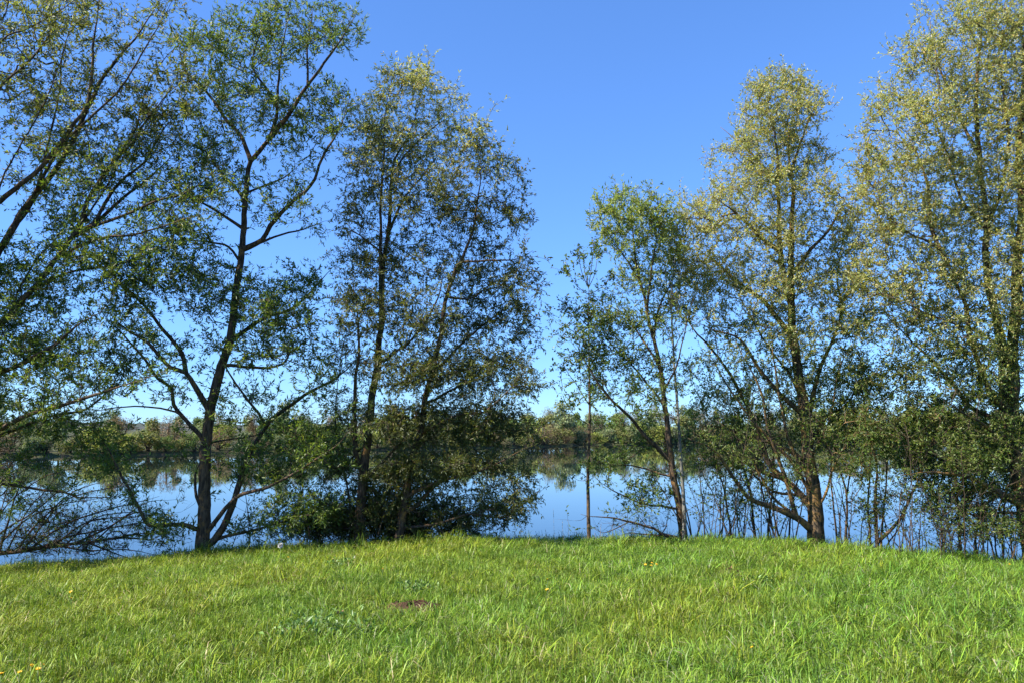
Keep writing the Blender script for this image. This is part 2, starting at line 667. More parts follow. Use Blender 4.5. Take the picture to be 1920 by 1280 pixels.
    wd = leaf[1] * np.clip(g.normal(1, .2, n), .5, 1.5)
    # short leafy side twigs on all thin wood
    cand = np.arange(NH, N)
    cand = cand[rad[NH:N] < .012]
    cand = np.repeat(cand, g.poisson(twigs, len(cand)))
    m = len(cand)
    if m:
        td = unit(DA[cand] * .7 + unit(g.normal(size=(m, 3))) * .95 + np.array([0, 0, .18 - droop]))
        tl = g.uniform(.09, .30, m)
        t0 = PA[cand] - DA[cand] * (g.random((m, 1)) * step)
        t1 = t0 + td * tl[:, None]
        a_ = unit(np.cross(td, np.array([.3, .5, .81])))
        b_ = np.cross(td, a_)
        ring = [t0 + .0024 * (math.cos(w) * a_ + math.sin(w) * b_) for w in (0, 2.094, 4.189)]
        TV = np.stack(ring + [t1], 1).reshape(-1, 3) - root_loc
        k4 = np.arange(m) * 4
        TF = np.stack([np.stack([k4 + i, k4 + (i + 1) % 3, k4 + 3], -1) for i in range(3)], 1).reshape(-1, 3)
        obj('twigwork', mesh_np('twigwork', TV, tris=TF, mat=twig), root)['kind'] = 'stuff'
        r2 = np.repeat(np.arange(m), g.poisson(twig_leaves * (1 - bare) * np.clip(tl / .2, .5, 1.4)))
        n2 = len(r2)
        f2 = 1 - .85 * g.random((n2, 1)) ** 1.3
        p2 = t0[r2] + (t1 - t0)[r2] * f2
        pp2 = unit(np.cross(td[r2], g.normal(size=(n2, 3))))
        ph2 = g.uniform(.3, 1.15, (n2, 1))
        d2 = unit(td[r2] * np.cos(ph2) + pp2 * np.sin(ph2) + np.array([0, 0, -droop * .7]))
        p = np.concatenate([p, p2])
        d = np.concatenate([d, d2])
        nr = np.concatenate([nr, unit(np.cross(d2, g.normal(size=(n2, 3))) * .8 + np.array([0, 0, .7]))])
        ln = np.concatenate([ln, leaf[0] * .9 * np.clip(g.normal(1, .24, n2), .45, 1.5)])
        wd = np.concatenate([wd, leaf[1] * np.clip(g.normal(1, .2, n2), .5, 1.5)])
        n += n2
    cols = pick_cols(pal, n, g)
    if pal_top is not None:  # paler upper leaves: leaf and catkin tones, plus sunlit brightness put into the colour
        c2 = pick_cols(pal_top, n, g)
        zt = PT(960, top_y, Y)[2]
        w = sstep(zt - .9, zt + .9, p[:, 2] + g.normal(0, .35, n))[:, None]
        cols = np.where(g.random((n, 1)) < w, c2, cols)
    obj('crown', leaf_mesh('crown', p - root_loc, d, nr, ln, wd, cols, M_LEAF), root)
    print('TREE', name, 'nodes', N, 'tips', len(T), 'leaves', n, 'twigs', m)
    return root


# ------------------------------------------------------------------ the trees on the bank, left to right
make_tree('willow_tree', 'big leaning willow at the left edge, its limbs slanting up to the right', 'tree', 11.6, [
    (.2, .13, -.2, [(-190, 1065), (-175, 930), (-140, 800), (-100, 690)]),
    (.074, .016, .7, [(-100, 690), (-50, 560), (0, 470), (44, 394), (100, 324), (144, 249), (190, 150), (230, 100), (262, 61), (310, -20)]),
    (.05, .016, -.6, [(-50, 560), (-20, 410), (0, 378), (66, 324), (131, 245), (165, 190), (175, 90), (190, -20)]),
    (.06, .012, .3, [(-100, 690), (-20, 630), (44, 560), (70, 534), (153, 415), (162, 380), (210, 306), (245, 271), (280, 219), (324, 166), (367, 149)]),
    (.035, .010, .9, [(150, 420), (170, 424), (219, 350), (271, 302), (306, 245), (337, 214)]),
    (.036, .010, 1.2, [(140, 440), (166, 428), (227, 376), (271, 341), (332, 284)]),
    (.034, .010, -.5, [(130, 450), (153, 430), (227, 407), (297, 376), (363, 354), (420, 306)]),
    (.05, .012, -.9, [(-140, 800), (-90, 420), (-60, 180), (0, 83), (44, 57), (70, 44), (160, -10)]),
    (.03, .010, .6, [(-70, 240), (0, 162), (44, 127), (83, 79), (120, 10)]),
    (.055, .014, -.4, [(-120, 740), (-40, 730), (0, 700), (44, 680), (109, 640), (153, 605), (188, 588)]),
    (.06, .012, -.9, [(-150, 840), (-60, 815), (0, 802), (44, 780), (109, 762), (197, 732), (245, 719), (300, 700)]),
    (.04, .012, .8, [(-150, 840), (-60, 835), (0, 815), (90, 782), (150, 770), (190, 745), (230, 690)]),
    (.030, .008, -.9, [(60, 375), (110, 280), (160, 230), (230, 160), (290, 60), (330, -10)]),
    (.026, .008, .9, [(20, 430), (60, 380), (90, 270), (110, 180), (120, 90), (150, 20)]),
    (.026, .008, -.6, [(110, 480), (180, 450), (250, 440), (320, 420), (390, 400)]),
    (.024, .008, .6, [(60, 545), (130, 510), (210, 500), (290, 470), (340, 430)]),
    (.020, .006, -.3, [(-60, 480), (0, 350), (40, 270), (90, 180), (130, 60), (150, -10)]),
    (.020, .006, .4, [(120, 455), (180, 380), (230, 300), (300, 200), (350, 110)]),
    (.018, .006, .9, [(0, 590), (60, 500), (120, 430), (200, 330), (260, 230)]),
    (.022, .007, .5, [(185, 345), (250, 250), (270, 180), (300, 120), (350, 70)]),
    (.035, .010, .2, [(-170, 930), (-80, 900), (0, 907), (65, 915), (122, 922), (144, 931), (192, 933), (230, 930)]),
], [
    (60, 590, 120, 120, .95), (-60, 560, 110, 150, .9), (230, 470, 120, 85, .6), (130, 330, 120, 110, .75), (260, 300, 110, 110, .6), (260, 210, 80, 80, .5), (330, 420, 90, 60, .3),
    (60, 180, 120, 110, .55), (70, 30, 130, 60, .7), (210, 100, 90, 110, .35), (320, 520, 110, 80, .38), (120, 480, 110, 80, .85),
    (330, 170, 60, 60, .4), (90, 690, 130, 70, .85), (220, 690, 80, 60, .75), (60, 770, 100, 45, .6), (150, 800, 110, 50, .45),
    (60, 865, 110, 40, .32), (170, 870, 60, 40, .25), (-60, 760, 90, 130, .9), (-120, 330, 130, 160, .8), (-250, 600, 130, 250, .7),
    (-120, 60, 140, 140, .8), (-320, 250, 140, 250, .7), (-60, 930, 110, 60, .6), (380, 330, 60, 70, .35),
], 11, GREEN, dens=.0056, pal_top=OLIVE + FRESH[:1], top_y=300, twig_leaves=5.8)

make_tree('willow_tree', 'dark forked willow with a tall trunk and a second slanting stem, beside the dandelion clock', 'tree', 12.0, [
    (.112, .012, .2, [(380, 1033), (382, 960), (384, 890), (387, 830), (393, 770), (412, 700), (430, 640), (441, 560), (451, 494), (457, 416), (464, 341), (470, 302), (503, 262), (519, 219), (521, 175), (525, 109), (540, 40), (548, -20)]),
    (.062, .016, .6, [(392, 1024), (402, 1012), (437, 946), (455, 885), (477, 832), (507, 789), (547, 758), (586, 732), (640, 701), (680, 660)]),
    (0.0442, 0.0096, -.5, [(503, 262), (538, 219), (577, 162), (630, 87), (668, 30)]),
    (0.0234, 0.0072, .2, [(577, 160), (577, 149), (577, 87), (588, 10)]),
    (0.0390, 0.0096, .5, [(470, 300), (451, 254), (420, 219), (389, 175), (346, 127), (330, 60)]),
    (0.0260, 0.0084, -.4, [(519, 200), (503, 171), (475, 131), (477, 96), (494, 45)]),
    (0.0286, 0.0084, -.6, [(460, 370), (437, 346), (420, 332), (389, 289), (363, 271)]),
    (0.0234, 0.0084, .4, [(462, 361), (494, 350), (525, 337), (560, 310)]),
    (0.0468, 0.0096, -.7, [(455, 474), (490, 451), (507, 424), (542, 385), (582, 348), (604, 297), (640, 236), (655, 180)]),
    (0.0286, 0.0096, .6, [(458, 470), (525, 442), (569, 429), (606, 416)]),
    (0.0234, 0.0084, .5, [(449, 500), (429, 464), (394, 455), (350, 448), (310, 430)]),
    (0.0286, 0.0084, -.5, [(456, 425), (416, 402), (381, 381), (341, 363), (300, 330)]),
    (0.0546, 0.0120, -.6, [(391, 775), (367, 727), (346, 697), (319, 688), (280, 644), (236, 618), (205, 590)]),
    (0.0390, 0.0096, .4, [(346, 697), (341, 662), (302, 614), (271, 574), (219, 522), (180, 470)]),
    (0.0416, 0.0096, .7, [(387, 828), (376, 815), (350, 789), (326, 758), (322, 727), (297, 710), (262, 662), (188, 583)]),
    (0.0208, 0.0072, -.3, [(350, 789), (330, 772), (284, 763), (219, 762), (160, 775)]),
    (0.0338, 0.0084, -.4, [(415, 690), (433, 684), (472, 688), (516, 686), (538, 671), (560, 620)]),
    (0.0390, 0.0096, .8, [(431, 640), (490, 600), (547, 579), (580, 550), (625, 500)]),
    (0.0260, 0.0084, -.5, [(496, 802), (486, 776), (464, 749), (429, 697), (400, 640)]),
    (0.0416, 0.0096, -.5, [(386, 1000), (398, 986), (442, 933), (503, 911), (556, 885), (626, 837), (660, 800)]),
    (0.0416, 0.0096, -.35, [(381, 996), (365, 990), (341, 983), (280, 983), (267, 964), (236, 907), (206, 846), (173, 793)]),
    (0.0286, 0.0084, .25, [(400, 1012), (430, 1003), (472, 994), (525, 977), (580, 960)]),
    (0.0312, 0.0144, .1, [(374, 960), (368, 930), (366, 890), (373, 868)]),
    (0.0195, 0.0072, .3, [(384, 830), (420, 825), (470, 818), (520, 800)]),
], [
    (500, 60, 120, 80, .55), (400, 90, 70, 90, .35), (620, 60, 70, 60, .4), (390, 230, 80, 90, .45), (560, 230, 90, 80, .45), (620, 200, 40, 60, .4),
    (470, 170, 80, 80, .4), (350, 380, 90, 80, .38), (420, 330, 60, 70, .4), (540, 380, 80, 60, .28), (330, 500, 90, 70, .36), (400, 540, 80, 70, .42),
    (250, 600, 70, 70, .32), (490, 570, 80, 70, .85), (560, 540, 60, 50, .45), (480, 650, 90, 50, .65), (560, 610, 60, 50, .4), (310, 660, 80, 50, 0.22),
    (240, 540, 70, 60, .3), (400, 700, 60, 40, 0.17), (330, 740, 70, 40, 0.17), (480, 750, 80, 45, 0.25), (560, 790, 70, 50, .5), (450, 850, 70, 50, 0.28),
    (520, 880, 90, 50, .75), (590, 850, 60, 60, .6), (560, 960, 90, 45, .85), (480, 985, 70, 30, .5), (300, 985, 70, 35, .6), (250, 900, 40, 60, .25), (430, 780, 50, 40, 0.22), (340, 830, 30, 40, .2),
    (210, 860, 60, 45, .4), (590, 700, 50, 50, .35),
], 23, GREEN, dens=.0075, trunk_names=('trunk', 'trunk'))

make_tree('willow_tree', 'dense dark twin-stemmed willow with a sunlit top, left of the open gap', 'tree', 12.3, [
    (.092, .010, .2, [(672, 1012), (676, 951), (681, 892), (690, 826), (696, 748), (708, 689), (711, 638), (715, 600), (719, 498), (731, 405), (735, 324), (743, 291), (768, 251), (785, 200), (790, 140)]),
    (.075, .010, 'base', [(748, 1010), (759, 935), (770, 869), (790, 802), (794, 763), (813, 689), (829, 611), (838, 555), (865, 486), (885, 437), (897, 372), (901, 307), (897, 251)]),
    (.046, .010, -.3, [(680, 890), (677, 872), (667, 845), (665, 724), (673, 669), (671, 600), (660, 520)]),
    (.035, .008, -.5, [(716, 560), (713, 486), (715, 364), (719, 307), (722, 220), (735, 150)]),
    (.022, .007, .5, [(735, 330), (760, 290), (800, 250), (850, 215)]),
    (.022, .007, -.6, [(721, 490), (711, 470), (674, 442), (640, 425)]),
    (.028, .007, .7, [(727, 440), (760, 370), (800, 320), (840, 270)]),
    (.026, .007, -.6, [(712, 660), (720, 677), (740, 660), (775, 635), (820, 560), (840, 470)]),
    (.024, .007, .5, [(800, 755), (810, 751), (845, 732), (892, 704), (950, 640)]),
    (.026, .007, -.4, [(850, 520), (861, 494), (906, 490), (967, 486), (1000, 470)]),
    (.024, .007, .5, [(838, 560), (849, 559), (889, 559), (930, 531), (990, 560)]),
    (.030, .008, -.5, [(684, 900), (692, 892), (724, 857), (763, 810), (800, 740)]),
    (.034, .008, -.6, [(764, 930), (774, 923), (833, 900), (892, 884), (931, 869), (985, 840)]),
    (.034, .008, .6, [(760, 960), (782, 947), (806, 919), (864, 865), (892, 810), (950, 740)]),
    (.026, .007, -.2, [(756, 985), (800, 985), (841, 974), (880, 962), (911, 966), (942, 970), (990, 960)]),
    (.020, .007, 'base', [(655, 1010), (657, 951), (649, 904), (634, 833), (630, 755), (640, 660)]),
    (.018, .007, .5, [(690, 830), (640, 880), (610, 900), (590, 940)]),
    (.028, .007, .8, [(812, 700), (870, 640), (920, 600), (990, 540)]),
    (.022, .007, -.8, [(788, 810), (850, 780), (910, 770), (980, 700)]),
], [
    (765, 150, 65, 45, 1.0), (700, 200, 50, 50, .7), (840, 190, 45, 40, .7), (760, 260, 110, 60, .95), (680, 300, 55, 70, .7), (890, 270, 55, 55, .8), (940, 330, 50, 60, .6),
    (790, 360, 110, 70, .9), (670, 400, 55, 70, .55), (900, 410, 80, 60, .8), (970, 400, 35, 50, .4), (700, 490, 75, 60, .8), (800, 480, 80, 60, .65), (910, 500, 90, 60, .85), (985, 540, 40, 60, .5),
    (680, 580, 70, 60, 1.0), (780, 590, 90, 60, .9), (900, 600, 100, 60, .9), (980, 640, 45, 60, .5), (650, 670, 50, 60, .5), (760, 690, 90, 50, 1.16), (880, 700, 110, 55, 1.52), (980, 720, 40, 50, 0.87),
    (740, 790, 90, 50, 1.16), (860, 790, 110, 50, 1.59), (950, 800, 60, 40, 1.01), (650, 780, 50, 60, 0.72), (640, 880, 55, 60, 0.87), (730, 890, 70, 50, 1.45), (830, 870, 90, 45, 1.45), (930, 880, 70, 45, 1.01),
    (690, 975, 100, 45, 3.4, .5), (800, 980, 100, 40, 3.0, .5), (900, 955, 80, 45, 1.4, .4), (975, 930, 45, 55, .9), (610, 975, 70, 45, 2.2, .5), (750, 930, 100, 50, 2.0, .4), (570, 990, 60, 30, 1.6, .6),
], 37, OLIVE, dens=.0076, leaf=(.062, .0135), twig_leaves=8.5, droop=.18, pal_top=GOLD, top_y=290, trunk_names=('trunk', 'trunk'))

make_tree('sapling', 'slender straight sapling with a candelabra top, standing alone in the gap', 'sapling', 12.1, [
    (.034, .008, .05, [(1104, 1012), (1103, 900), (1106, 760), (1104, 650), (1103, 540)]),
    (.007, .003, .1, [(1103, 541), (1092, 515), (1086, 485), (1083, 458)]),
    (.007, .003, -.1, [(1103, 541), (1097, 515), (1094, 490), (1093, 470)]),
    (.007, .003, .12, [(1103, 541), (1108, 510), (1112, 480), (1114, 448)]),
    (.007, .003, -.1, [(1103, 541), (1113, 520), (1119, 490), (1122, 462)]),
    (.006, .003, 0, [(1103, 541), (1101, 525), (1100, 512)]),
    (.007, .003, -.2, [(1104, 552), (1088, 542), (1073, 525), (1060, 500)]),
    (.007, .003, .2, [(1104, 552), (1120, 545), (1137, 530), (1150, 510)]),
    (.008, .003, .3, [(1104, 610), (1080, 590), (1060, 570), (1052, 562)]),
    (.008, .003, -.3, [(1104, 650), (1085, 630), (1065, 615), (1040, 598)]),
    (.009, .003, .3, [(1105, 690), (1130, 640), (1142, 590), (1150, 540)]),
    (.009, .003, -.3, [(1105, 760), (1080, 720), (1060, 690), (1048, 660)]),
    (.009, .003, .3, [(1105, 800), (1080, 780), (1065, 760), (1052, 735)]),
    (.005, .002, .2, [(1104, 905), (1085, 900), (1072, 890), (1062, 885)]),
    (.005, .002, -.2, [(1104, 968), (1090, 974), (1075, 975)]),
], [
    (1085, 470, 8, 12, 9, 0.1), (1114, 462, 8, 14, 9, .1), (1094, 480, 6, 10, 8, -.1), (1122, 478, 8, 14, 8, -.1), (1062, 508, 9, 12, 8, -.15), (1148, 516, 9, 10, 8, .2), (1101, 515, 5, 6, 8, 0),
    (1060, 572, 20, 16, 3.5), (1090, 585, 28, 25, 2.6), (1125, 590, 30, 40, 2.0), (1075, 620, 30, 25, 2.4), (1060, 680, 25, 30, 1.8), (1100, 680, 40, 40, 1.5), (1070, 740, 30, 30, 1.5), (1120, 740, 35, 30, 1.2),
], 41, GREEN, bark=M_BARK, leaf=(.055, .022), per_tuft=4.5, dens=.0036, tuft_p=.4, along=4, twigs=.4, twig_leaves=5, jitter=.003, step=.10)

make_tree('willow_tree', 'slim young willow with bright green top, leaning left beside a grey pole stem', 'tree', 12.2, [
    (.074, .008, -.2, [(1281, 1012), (1275, 953), (1258, 864), (1249, 775), (1237, 686), (1222, 621), (1204, 544), (1180, 496), (1145, 443), (1125, 410)]),
    (.040, .008, -.6, [(1260, 870), (1222, 829), (1180, 781), (1133, 734), (1103, 686), (1070, 640)]),
    (.024, .006, .4, [(1204, 544), (1192, 490), (1186, 430), (1180, 370)]),
    (.024, .006, -.4, [(1212, 575), (1222, 500), (1232, 450), (1248, 390)]),
    (.022, .006, .5, [(1235, 680), (1200, 630), (1170, 590), (1120, 560)]),
    (.022, .006, .4, [(1246, 760), (1200, 700), (1160, 660), (1110, 610)]),
    (.020, .006, -.4, [(1272, 955), (1240, 948), (1198, 942), (1139, 912), (1115, 894)]),
    (.020, .006, .5, [(1262, 890), (1246, 890), (1174, 870), (1130, 878), (1105, 895)]),
    (.018, .006, -.5, [(1245, 740), (1270, 680), (1285, 620), (1300, 560)]),
    (.020, .006, .6, [(1225, 640), (1235, 580), (1262, 520), (1280, 470)]),
], [
    (1180, 385, 65, 40, 1.2), (1140, 420, 40, 35, .9), (1235, 410, 50, 45, 1.1), (1190, 450, 70, 40, .8), (1250, 470, 50, 50, .8), (1200, 520, 60, 40, .8),
    (1130, 590, 65, 45, .85), (1200, 600, 60, 45, .8), (1260, 570, 45, 50, .5), (1120, 660, 55, 45, .9), (1190, 680, 60, 45, .75), (1140, 720, 55, 40, .8), (1210, 750, 50, 40, .6), (1260, 700, 40, 60, .45),
    (1210, 930, 55, 35, .75), (1130, 870, 40, 28, .9), (1170, 850, 45, 20, .6), (1250, 900, 40, 30, .5), (1200, 820, 45, 40, .4),
], 53, GREEN, bark=M_BARK, dens=.0070, leaf=(.062, .015), pal_top=LIME, top_y=590)

make_tree('pole_sapling', 'thin smooth grey pole stem with bare upright shoots, against the young willow', 'sapling', 12.05, [
    (.036, .008, .1, [(1284, 1010), (1281, 924), (1273, 805), (1262, 645), (1259, 567), (1266, 478), (1270, 437)]),
    (.009, .003, .1, [(1260, 590), (1250, 540), (1246, 480), (1240, 440)]),
    (.009, .003, -.1, [(1260, 580), (1272, 530), (1282, 470), (1286, 430)]),
    (.008, .003, .2, [(1262, 640), (1240, 590), (1228, 545), (1224, 520)]),
    (.008, .003, -.2, [(1263, 660), (1290, 600), (1300, 550), (1312, 520)]),
    (.006, .003, .1, [(1260, 560), (1258, 500), (1256, 450)]),
], [(1262, 600, 40, 60, .5), (1275, 520, 30, 50, .3)], 57, GREEN, bark=M_BARK_GREY, dens=.004, per_tuft=2, jitter=.003, along=1, twigs=.5, twig_leaves=2)

make_tree('willow_tree', 'tall sunlit golden-green willow with a thick dark trunk and arching low limbs', 'tree', 12.4, [
    (.140, .010, .25, [(1531, 1008), (1526, 931), (1516, 853), (1512, 794), (1502, 736), (1494, 677), (1486, 619), (1482, 560), (1484, 502), (1484, 418), (1488, 354), (1480, 316), (1478, 250), (1474, 170)]),
    (0.0585, 0.0120, -.4, [(1480, 570), (1468, 510), (1463, 472), (1460, 392), (1458, 333), (1456, 270), (1440, 200)]),
    (0.0520, 0.0096, .5, [(1490, 640), (1451, 590), (1428, 560), (1403, 544), (1350, 500), (1300, 460)]),
    (0.0442, 0.0096, -.6, [(1462, 480), (1420, 440), (1380, 400), (1340, 370)]),
    (0.0442, 0.0096, .5, [(1512, 800), (1535, 700), (1560, 640), (1578, 580), (1570, 520), (1580, 450)]),
    (0.0390, 0.0096, -.5, [(1485, 520), (1520, 470), (1555, 430), (1590, 360)]),
    (0.0338, 0.0084, .5, [(1458, 340), (1420, 300), (1390, 270), (1350, 240)]),
    (0.0312, 0.0084, -.4, [(1482, 330), (1500, 270), (1520, 220), (1535, 190)]),
    (.066, .012, -.8, [(1530, 1000), (1494, 970), (1447, 950), (1408, 935), (1377, 896), (1338, 845), (1290, 820)]),
    (0.0624, 0.0120, .6, [(1524, 955), (1479, 904), (1443, 888), (1397, 865), (1338, 835), (1285, 800)]),
    (0.0494, 0.0096, .3, [(1462, 900), (1440, 865), (1416, 794), (1377, 716), (1338, 658), (1299, 615), (1270, 560)]),
    (0.0442, 0.0096, -.8, [(1508, 779), (1471, 747), (1428, 697), (1389, 638), (1338, 619), (1300, 600)]),
    (0.0442, 0.0096, .6, [(1516, 861), (1455, 833), (1400, 815), (1354, 800), (1299, 798)]),
    (0.0390, 0.0096, -.5, [(1494, 960), (1470, 890), (1440, 800), (1425, 730), (1380, 640)]),
    (0.0390, 0.0096, .5, [(1514, 830), (1550, 780), (1585, 760), (1620, 700)]),
    (0.0364, 0.0096, -.5, [(1516, 900), (1490, 850), (1470, 790), (1455, 700), (1445, 620)]),
    (.034, .008, -.4, [(1520, 930), (1480, 860), (1440, 820), (1390, 760), (1350, 700), (1320, 640)]),
    (.030, .008, .5, [(1526, 960), (1500, 930), (1450, 920), (1400, 880), (1350, 870), (1300, 870)]),
    (.028, .007, -.3, [(1500, 972), (1450, 930), (1420, 880), (1400, 840), (1350, 790)]),
    (.026, .007, .4, [(1508, 760), (1480, 700), (1440, 650), (1400, 580), (1370, 520)]),
    (.026, .007, -.4, [(1516, 860), (1540, 820), (1560, 770), (1570, 700), (1600, 640)]),
    (.026, .007, -.5, [(1528, 960), (1550, 920), (1570, 860), (1610, 800), (1640, 740)]),
], [
    (1470, 155, 65, 38, 1.1), (1420, 170, 35, 30, .6), (1520, 200, 45, 40, .9), (1450, 230, 85, 50, 1.1), (1400, 280, 60, 40, .7), (1500, 290, 60, 50, .95), (1350, 300, 40, 30, .35),
    (1440, 340, 100, 50, 1.0), (1360, 370, 70, 45, .7), (1600, 480, 50, 70, .7), (1610, 600, 50, 60, .8), (1600, 700, 50, 50, .7), (1540, 350, 45, 50, .6), (1300, 390, 40, 35, .7), (1320, 430, 55, 45, .9), (1440, 430, 100, 50, .95), (1550, 430, 60, 50, .6),
    (1340, 510, 75, 55, .9), (1450, 530, 90, 60, 1.0), (1550, 530, 65, 60, .8), (1290, 500, 50, 50, .7), (1260, 430, 35, 45, .6), (1300, 560, 60, 50, .7), (1600, 400, 40, 50, .6), (1400, 610, 90, 55, 0.67), (1500, 630, 80, 60, 0.81), (1580, 620, 50, 60, 0.54),
    (1340, 680, 70, 50, 0.27), (1430, 700, 80, 50, 0.32), (1530, 720, 80, 50, 0.49), (1370, 770, 80, 45, 0.35), (1460, 790, 80, 45, 0.37), (1560, 800, 60, 50, 0.32), (1340, 850, 70, 45, 0.32), (1430, 870, 70, 45, 0.27), (1500, 860, 40, 50, 0.19), (1390, 940, 70, 40, 0.19),
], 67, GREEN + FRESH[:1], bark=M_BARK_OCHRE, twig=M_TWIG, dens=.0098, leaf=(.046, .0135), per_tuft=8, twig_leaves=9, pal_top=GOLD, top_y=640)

make_tree('willow_tree', 'huge golden-green willow filling the right edge, many ochre stems', 'tree', 12.0, [
    (.150, .012, .3, [(1935, 1040), (1922, 950), (1908, 872), (1895, 794), (1898, 716), (1897, 658), (1904, 599), (1906, 500), (1915, 400), (1910, 280), (1920, 150), (1915, 40), (1920, -60)]),
    (.085, .012, .7, [(1900, 810), (1885, 775), (1881, 677), (1869, 599), (1859, 560), (1847, 481), (1851, 409), (1838, 333), (1836, 282), (1830, 180), (1840, 60), (1835, -40)]),
    (.050, .009, -.7, [(1890, 770), (1861, 745), (1838, 689), (1818, 626), (1808, 569), (1787, 519), (1762, 468), (1707, 439), (1660, 400), (1627, 375)]),
    (.036, .008, .6, [(1765, 470), (1745, 418), (1737, 342), (1716, 283), (1673, 260), (1640, 250)]),
    (.048, .009, .8, [(1893, 800), (1822, 763), (1783, 716), (1740, 669), (1690, 620), (1650, 580)]),
    (.034, .008, -.4, [(1848, 430), (1800, 370), (1780, 300), (1750, 220), (1720, 150)]),
    (.032, .008, .5, [(1836, 290), (1800, 220), (1770, 150), (1750, 80), (1740, 20)]),
    (.030, .008, -.6, [(1850, 420), (1880, 350), (1890, 260), (1880, 160), (1875, 60)]),
    (.050, .010, -.6, [(1922, 950), (1869, 919), (1807, 892), (1740, 884), (1690, 890)]),
    (.036, .009, .6, [(1908, 880), (1870, 876), (1838, 876), (1780, 865), (1720, 840)]),
    (.034, .008, -.8, [(1897, 700), (1860, 640), (1800, 610), (1740, 590), (1680, 560)]),
    (.036, .008, -.9, [(1900, 840), (1850, 800), (1800, 770), (1760, 740)]),
    (.030, .008, .7, [(1922, 970), (1880, 960), (1830, 965), (1780, 950), (1730, 955)]),
], [
    (1850, 30, 90, 60, 1.0), (1760, 70, 60, 50, .7), (1900, 110, 70, 70, 1.0), (1800, 130, 90, 60, .9), (1700, 110, 45, 45, .6), (1660, 190, 50, 45, .85), (1740, 210, 80, 55, .9), (1850, 210, 90, 60, 1.0), (1930, 260, 80, 80, 1.0),
    (1690, 290, 70, 50, .85), (1790, 310, 90, 60, .95), (1880, 340, 80, 60, 1.0), (1625, 330, 45, 60, .7), (1620, 250, 30, 40, .5), (1615, 520, 40, 60, .8), (1640, 350, 50, 50, .6), (1720, 390, 90, 55, .9), (1820, 420, 90, 60, 1.0), (1910, 450, 70, 70, 1.0), (1650, 440, 60, 50, .75),
    (1740, 490, 90, 55, .9), (1840, 530, 90, 60, 1.0), (1920, 580, 60, 80, 1.0), (1670, 540, 70, 50, .85), (1740, 590, 90, 50, 1.0), (1830, 630, 90, 60, 1.0), (1670, 630, 60, 40, .6), (1760, 680, 80, 45, .9), (1890, 700, 70, 60, .8),
    (1820, 740, 90, 50, .9), (1900, 790, 60, 50, 1.0), (1770, 800, 80, 50, .7), (1850, 850, 90, 45, 1.0), (1740, 870, 70, 35, .5), (1880, 920, 90, 45, .9), (1790, 930, 80, 40, .6), (1860, 990, 90, 35, .6), (2020, 500, 110, 300, .6), (2010, 850, 90, 120, .5), (2010, 150, 100, 150, .6),
], 71, GREEN + FRESH[:1], bark=M_BARK_OCHRE, twig=M_TWIG, dens=.0086, leaf=(.048, .0145), per_tuft=8, twig_leaves=8, pal_top=GOLD, top_y=640)

make_tree('shrub', 'many-stemmed shrub with one slanting ochre stem, between the two golden willows', 'shrub', 12.3, [
    (.034, .008, .2, [(1645, 1016), (1641, 931), (1643, 865), (1625, 802), (1619, 755), (1610, 690)]),
    (.034, .006, -.5, [(1656, 1022), (1682, 978), (1717, 911), (1733, 865), (1748, 833), (1803, 786), (1854, 763)]),
    (.026, .006, 'base', [(1586, 1012), (1588, 931), (1569, 872), (1549, 829), (1540, 780)]),
    (.020, .006, 'base', [(1569, 1010), (1559, 911), (1561, 850), (1575, 800)]),
    (.022, .006, 'base', [(1632, 1016), (1628, 930), (1634, 850), (1650, 790), (1680, 730)]),
    (.022, .006, 'base', [(1652, 1018), (1660, 930), (1663, 860), (1680, 800), (1720, 740)]),
    (.016, .005, 'base', [(1664, 1022), (1690, 980), (1700, 930), (1690, 860)]),
    (.014, .005, -.4, [(1743, 843), (1760, 800), (1768, 760), (1775, 735)]),
    (.012, .004, -.3, [(1770, 815), (1800, 775), (1815, 755), (1840, 735)]),
    (.014, .005, .3, [(1588, 935), (1596, 870), (1602, 820), (1600, 760)]),
], [
    (1620, 730, 60, 50, .9), (1680, 700, 70, 45, .8), (1640, 800, 70, 50, .9), (1710, 770, 60, 50, .9), (1580, 790, 45, 50, .7), (1700, 840, 60, 40, .7), (1620, 880, 50, 50, .5), (1560, 860, 40, 50, .4), (1720, 920, 60, 40, .3), (1630, 960, 40, 40, .35),
], 83, GREEN, bark=M_BARK, twig=M_TWIG_OCHRE, dens=.0085, leaf=(.046, .016), twig_leaves=8, pal_top=FRESH, top_y=740, trunk_names=('stem',) * 10)

make_tree('shrub', 'loose leafy shrub behind the arching limbs of the thick-trunked golden willow', 'shrub', 13.3, [
    (.030, .007, .3, [(1415, 1010), (1408, 930), (1390, 860), (1380, 790), (1365, 720)]),
    (.024, .006, 'base', [(1440, 1010), (1446, 930), (1450, 850), (1440, 770), (1450, 690)]),
    (.022, .006, 'base', [(1372, 1010), (1360, 930), (1340, 860), (1325, 800), (1310, 740)]),
    (.020, .006, 'base', [(1480, 1010), (1490, 920), (1520, 840), (1560, 760), (1580, 700)]),
    (.018, .006, .5, [(1400, 900), (1430, 850), (1480, 800), (1500, 760)]),
    (.018, .006, -.4, [(1445, 900), (1420, 860), (1400, 830), (1340, 780)]),
], [
    (1340, 790, 70, 50, .7), (1400, 740, 70, 50, .6), (1460, 800, 70, 55, .7), (1380, 860, 80, 40, .6), (1560, 760, 60, 60, .6), (1500, 720, 60, 50, .6), (1310, 730, 40, 50, .5),
], 111, GREEN + FRESH[:1], twig=M_TWIG, dens=.0058, leaf=(.046, .016), twig_leaves=8, trunk_names=('stem',) * 10)

